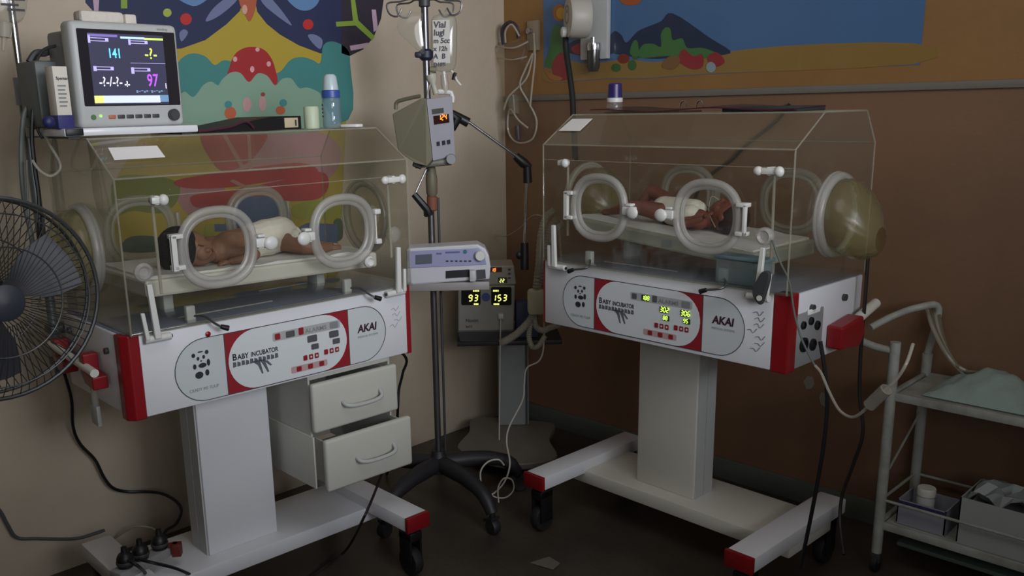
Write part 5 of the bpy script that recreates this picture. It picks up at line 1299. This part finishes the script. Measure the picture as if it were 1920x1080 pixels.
Ucable('monitor_lead', 'grey green leads hanging in bundle left of monitor shelf, nearest the chrome pole', GC, .007, [(58, 190, .46), (44, 220, .46), (40, 300, .46), (46, 380, .46), (60, 450, .46), (62, 520, .45)])
Ucable('monitor_lead', 'thin pale lead looping left of monitor shelf in front of black cable', TUBE, .004, [(78, 240, .52), (92, 270, .52), (110, 300, .52), (112, 318, .52), (95, 330, .52), (75, 320, .52), (60, 300, .52)])
Ucable('monitor_lead', 'thin dark lead curving from rear of module box to chrome pole', DC, .004, [(110, 85, .56), (80, 95, .54), (64, 130, .52), (60, 180, .5), (70, 240, .5), (80, 260, .5)])
Ucable('fan_side_cord', 'slim grey cord hanging straight between chrome pole and black cable', GC, .003, [(50, 300, .5), (52, 380, .5), (56, 440, .5)])
# long black mains lead down the beige wall
Ucable('mains_lead', 'black mains lead curling down beige wall from left incubator to adaptor', BLACK, .0055,
       [(112, 678, .16), (122, 705, .14), (134, 750, .10), (137, 800, .05), (150, 832, .03), (178, 862, .03), (195, 895, .03), (212, 915, .03), (240, 922, .03), (275, 922, .06), (305, 926, .12), (330, 940, .18), (340, 958, .22), (330, 982, .26), (312, 994, .30), (303, 1008, .33)])
Ucable('sagging_cord', 'grey cord sagging low across the beige wall at bottom left', mm('dusty_grey_cord', '4d4f50', .6), .0055, [(-30, 925, .02), (0, 958, .02), (15, 985, .02), (32, 1008, .02), (70, 1010, .02), (140, 1010, .02), (180, 1000, .03), (196, 994, .03)])
Ucable('white_loop_cord', 'thin white cord arching behind left incubator foot', CORD, .003, [(215, 1010, .012), (245, 990, .10), (265, 987, .15), (285, 990, .2), (296, 998, .3)])
FR['ps'] = ((.60, -2.13), .15)
pp = [pl(u, v, 2, .262, 'W') for u, v in ((300, 1028), (236, 1062), (262, 1052), (325, 1030))]
t = thing('power_strip', 'white multi socket lying on base arm of left incubator with black plugs', 'power strip', 'ps', .2335)
FR['ps'] = ((pp[1].x, pp[1].y), atan2(pp[0].y - pp[1].y, pp[0].x - pp[1].x)); t.location = (pp[1].x, pp[1].y, .2335); t.rotation_euler = (0, 0, FR['ps'][1]); BASES[t.name] = ((pp[1].x, pp[1].y, .2335), FR['ps'][1])
Ls = (pp[0] - pp[1]).length
MB().box(-.04, Ls + .04, -.025, .025, .2335, .262, bev=.004).build('housing', mm('dusty_white_plastic', '8f9090', .5), t)
for x in (0, .055, Ls):
    pl_ = thing('mains_plug', 'round black plug in left end of power strip' if x == 0 else ('black angled plug in middle of power strip' if x < .1 else 'black plug at right end of power strip, fed by lead from wall'), 'plug', 'ps', .2625)
    MB().lathe([(0, .2625), (.022, .2625), (.025, .275), (.024, .292), (.018, .303), (.010, .308), (.008, .325), (0, .326)], (x, 0, 0), n=20).build('shell', BLACK, pl_)
    MB().lathe([(.0245, .272), (.0262, .274), (.0262, .280), (.0245, .282)], (x, 0, 0), n=20).build('grip_ring', DGREY, pl_)
q = pl(332, 1032, 2, .25, 'W')
FR['rp'] = ((q.x, q.y), .9)
single(MB().box(-.014, .014, -.014, .014, .2335, .275, bev=.003).box(-.024, .004, -.010, .010, .262, .275, bev=.003), 'red_plug', mm('dark_red_plug', '6a2420', .5), 'small dark red plug right of power strip on left incubator foot', 'plug', 'rp')
P = [pl(258, 1048, 2, .32, 'W'), pl(290, 1056, 2, .31, 'W'), pl(330, 1066, 2, .25, 'W'), pl(370, 1084, 2, .15, 'W'), pl(400, 1105, 2, .02, 'W')]
single(MB().tube(P, .005, 8, sm=6), 'adaptor_lead', BLACK, 'black lead leaving the middle plug towards lower right', 'cable', 'W')
P = [pl(240, 1050, 2, .325, 'W'), pl(262, 1064, 2, .30, 'W'), pl(275, 1080, 2, .2, 'W'), pl(280, 1110, 2, .02, 'W')]
single(MB().tube(P, .005, 8, sm=6), 'adaptor_lead', BLACK, 'black lead leaving the left plug straight down', 'cable', 'W')
# thin dark red black cable under the drawers
P = [pl(716, 888, 0, .87, 'W'), pl(700, 930, 0, .92, 'W'), pl(680, 975, 0, .97, 'W'), pl(650, 1030, 2, .06, 'W'), pl(610, 1062, 2, .02, 'W'), pl(575, 1085, 2, .006, 'W'), pl(540, 1110, 2, .006, 'W')]
single(MB().tube(P, .0045, 8, sm=6), 'floor_cable', mm('dark_maroon_cable', '241414', .5), 'thin dark cable hanging from open drawers down to the floor', 'cable', 'W')
P = [Vector((*Lw(.945, .30), .80)), pl(757, 665, 0, .55, 'W'), pl(755, 700, 0, .52, 'W'), pl(748, 730, 0, .5, 'W'), pl(746, 765, 0, .5, 'W'), pl(744, 800, 0, .46, 'W'), pl(738, 850, 0, .40, 'W'), pl(725, 890, 2, .006, 'W')]
single(MB().tube(P, .0055, 8, sm=6), 'hanging_cable', BLACK, 'black cable hanging down behind right side of the drawers', 'cable', 'W')
# cables behind the right incubator
cable('supply_cable', 'black supply cable dropping straight from right incubator end to floor, left of two', 'cable', BLACK, .006, [(1538, 640, 0), (1546, 690, 0), (1551, 750, 0), (1545, 830, 0), (1528, 930, .0), (1512, 1010, 0), (1500, 1065, 0)], 'R')
cable('supply_cable', 'dark cable dropping behind right incubator end, nearer the trolley', 'cable', mm('dark_brown_cable', '1e1614', .5), .006, [(1628, 475, .40), (1622, 560, .40), (1614, 660, .40), (1612, 740, .40), (1618, 810, .40), (1600, 870, .40), (1580, 925, .40), (1575, 975, .38), (1582, 1040, .3)], 'R')
cable('clear_drain_tube', 'thin clear tube swinging from right incubator end to trolley post', 'tube', TUBE, .004, [(1528, 685, -.05), (1540, 700, -.05), (1555, 735, -.06), (1575, 770, -.08), (1600, 782, -.1), (1625, 765, -.12), (1650, 740, -.14), (1680, 712, -.15), (1700, 680, -.15), (1712, 645, -.1)], 'R')
p = pl(1645, 745, 1, -.135, 'R')
cable('tube_connector', 'pale plastic connector on the clear drain tube beside the trolley post', 'connector', acryl('milky_connector', haze=.6, hazec='9a958a'), .016, [(1630, 760, -.125), (1662, 730, -.14)], 'R', sm=0, n=12)
cable('end_tube', 'grey thin tube hanging over the end of right incubator body', 'tube', GC, .003, [(1448, 450, -.03), (1462, 490, -.03), (1480, 530, -.01), (1490, 590, -.005), (1505, 640, -.02), (1530, 690, -.03)], 'R')
FR['tag'] = (Rw(.85, -.05), FR['R'][1])
t = thing('thermometer_tag', 'dark oval grip hanging on clamp at near end of right incubator', 'grip', 'tag', .95)
a = lambda u, v, y=-.01: pl(u, v, 1, y, 'tag')
P = catmull([a(1413, 560), a(1410, 545), a(1418, 525), a(1428, 510), (a(1440, 510)), a(1442, 522), a(1436, 545), a(1426, 572)], 3, True)
MB().prism(P, (0, .014, 0)).build('grip', DGREY, t, bevel=.003)
MB().lathe([(.004, 0), (.008, 0), (.008, -.003), (.004, -.003)], a(1424, 559, -.011), 'y', 14).build('eyelet', WHITE2, t)
# tape scraps stuck on the brown wall
for u, v, w_, lb in ((1518, 718, .05, 'torn pale tape scrap on brown wall below right incubator end, upper one'), (1544, 748, .035, 'torn pale tape scrap on brown wall beside supply cable, lower one')):
    q = pl(u, v, 1, 0, 'W'); rr = random.Random(u)
    P = [(q.x + w_*.5*cos(k*pi/3)*(.7 + .5*rr.random()), q.z + .03*sin(k*pi/3)*(.7 + .5*rr.random())) for k in range(6)]
    mb = MB(); mb.prism([Vector((x, -.0015, z)) for x, z in P], (0, .0012, 0)); single(mb, 'tape_scrap', mm('dull_tape', '8a8276', .7), lb, 'tape')
# paper scrap on the floor
q = pl(1020, 1058, 2, 0, 'W'); mb = MB(); mb.prism([Vector((q.x + x, q.y + y, .002)) for x, y in ((-.04, -.03), (.05, -.01), (.04, .04), (-.02, .05))], (0, 0, .001)); single(mb, 'floor_scrap', mm('dusty_paper', '6a665e', .8), 'small dusty paper scrap lying on floor between the incubators', 'paper')

cable('wall_side_cable', 'dark cable running diagonally across brown wall behind right incubator hood', 'cable', mm('dark_wall_cable', '2a1f1a', .6), .006, [(1480, 195, -.012), (1455, 228, -.010), (1400, 272, -.012), (1372, 300, -.010), (1345, 318, -.012), (1318, 342, -.010), (1300, 380, -.012)], 'W')
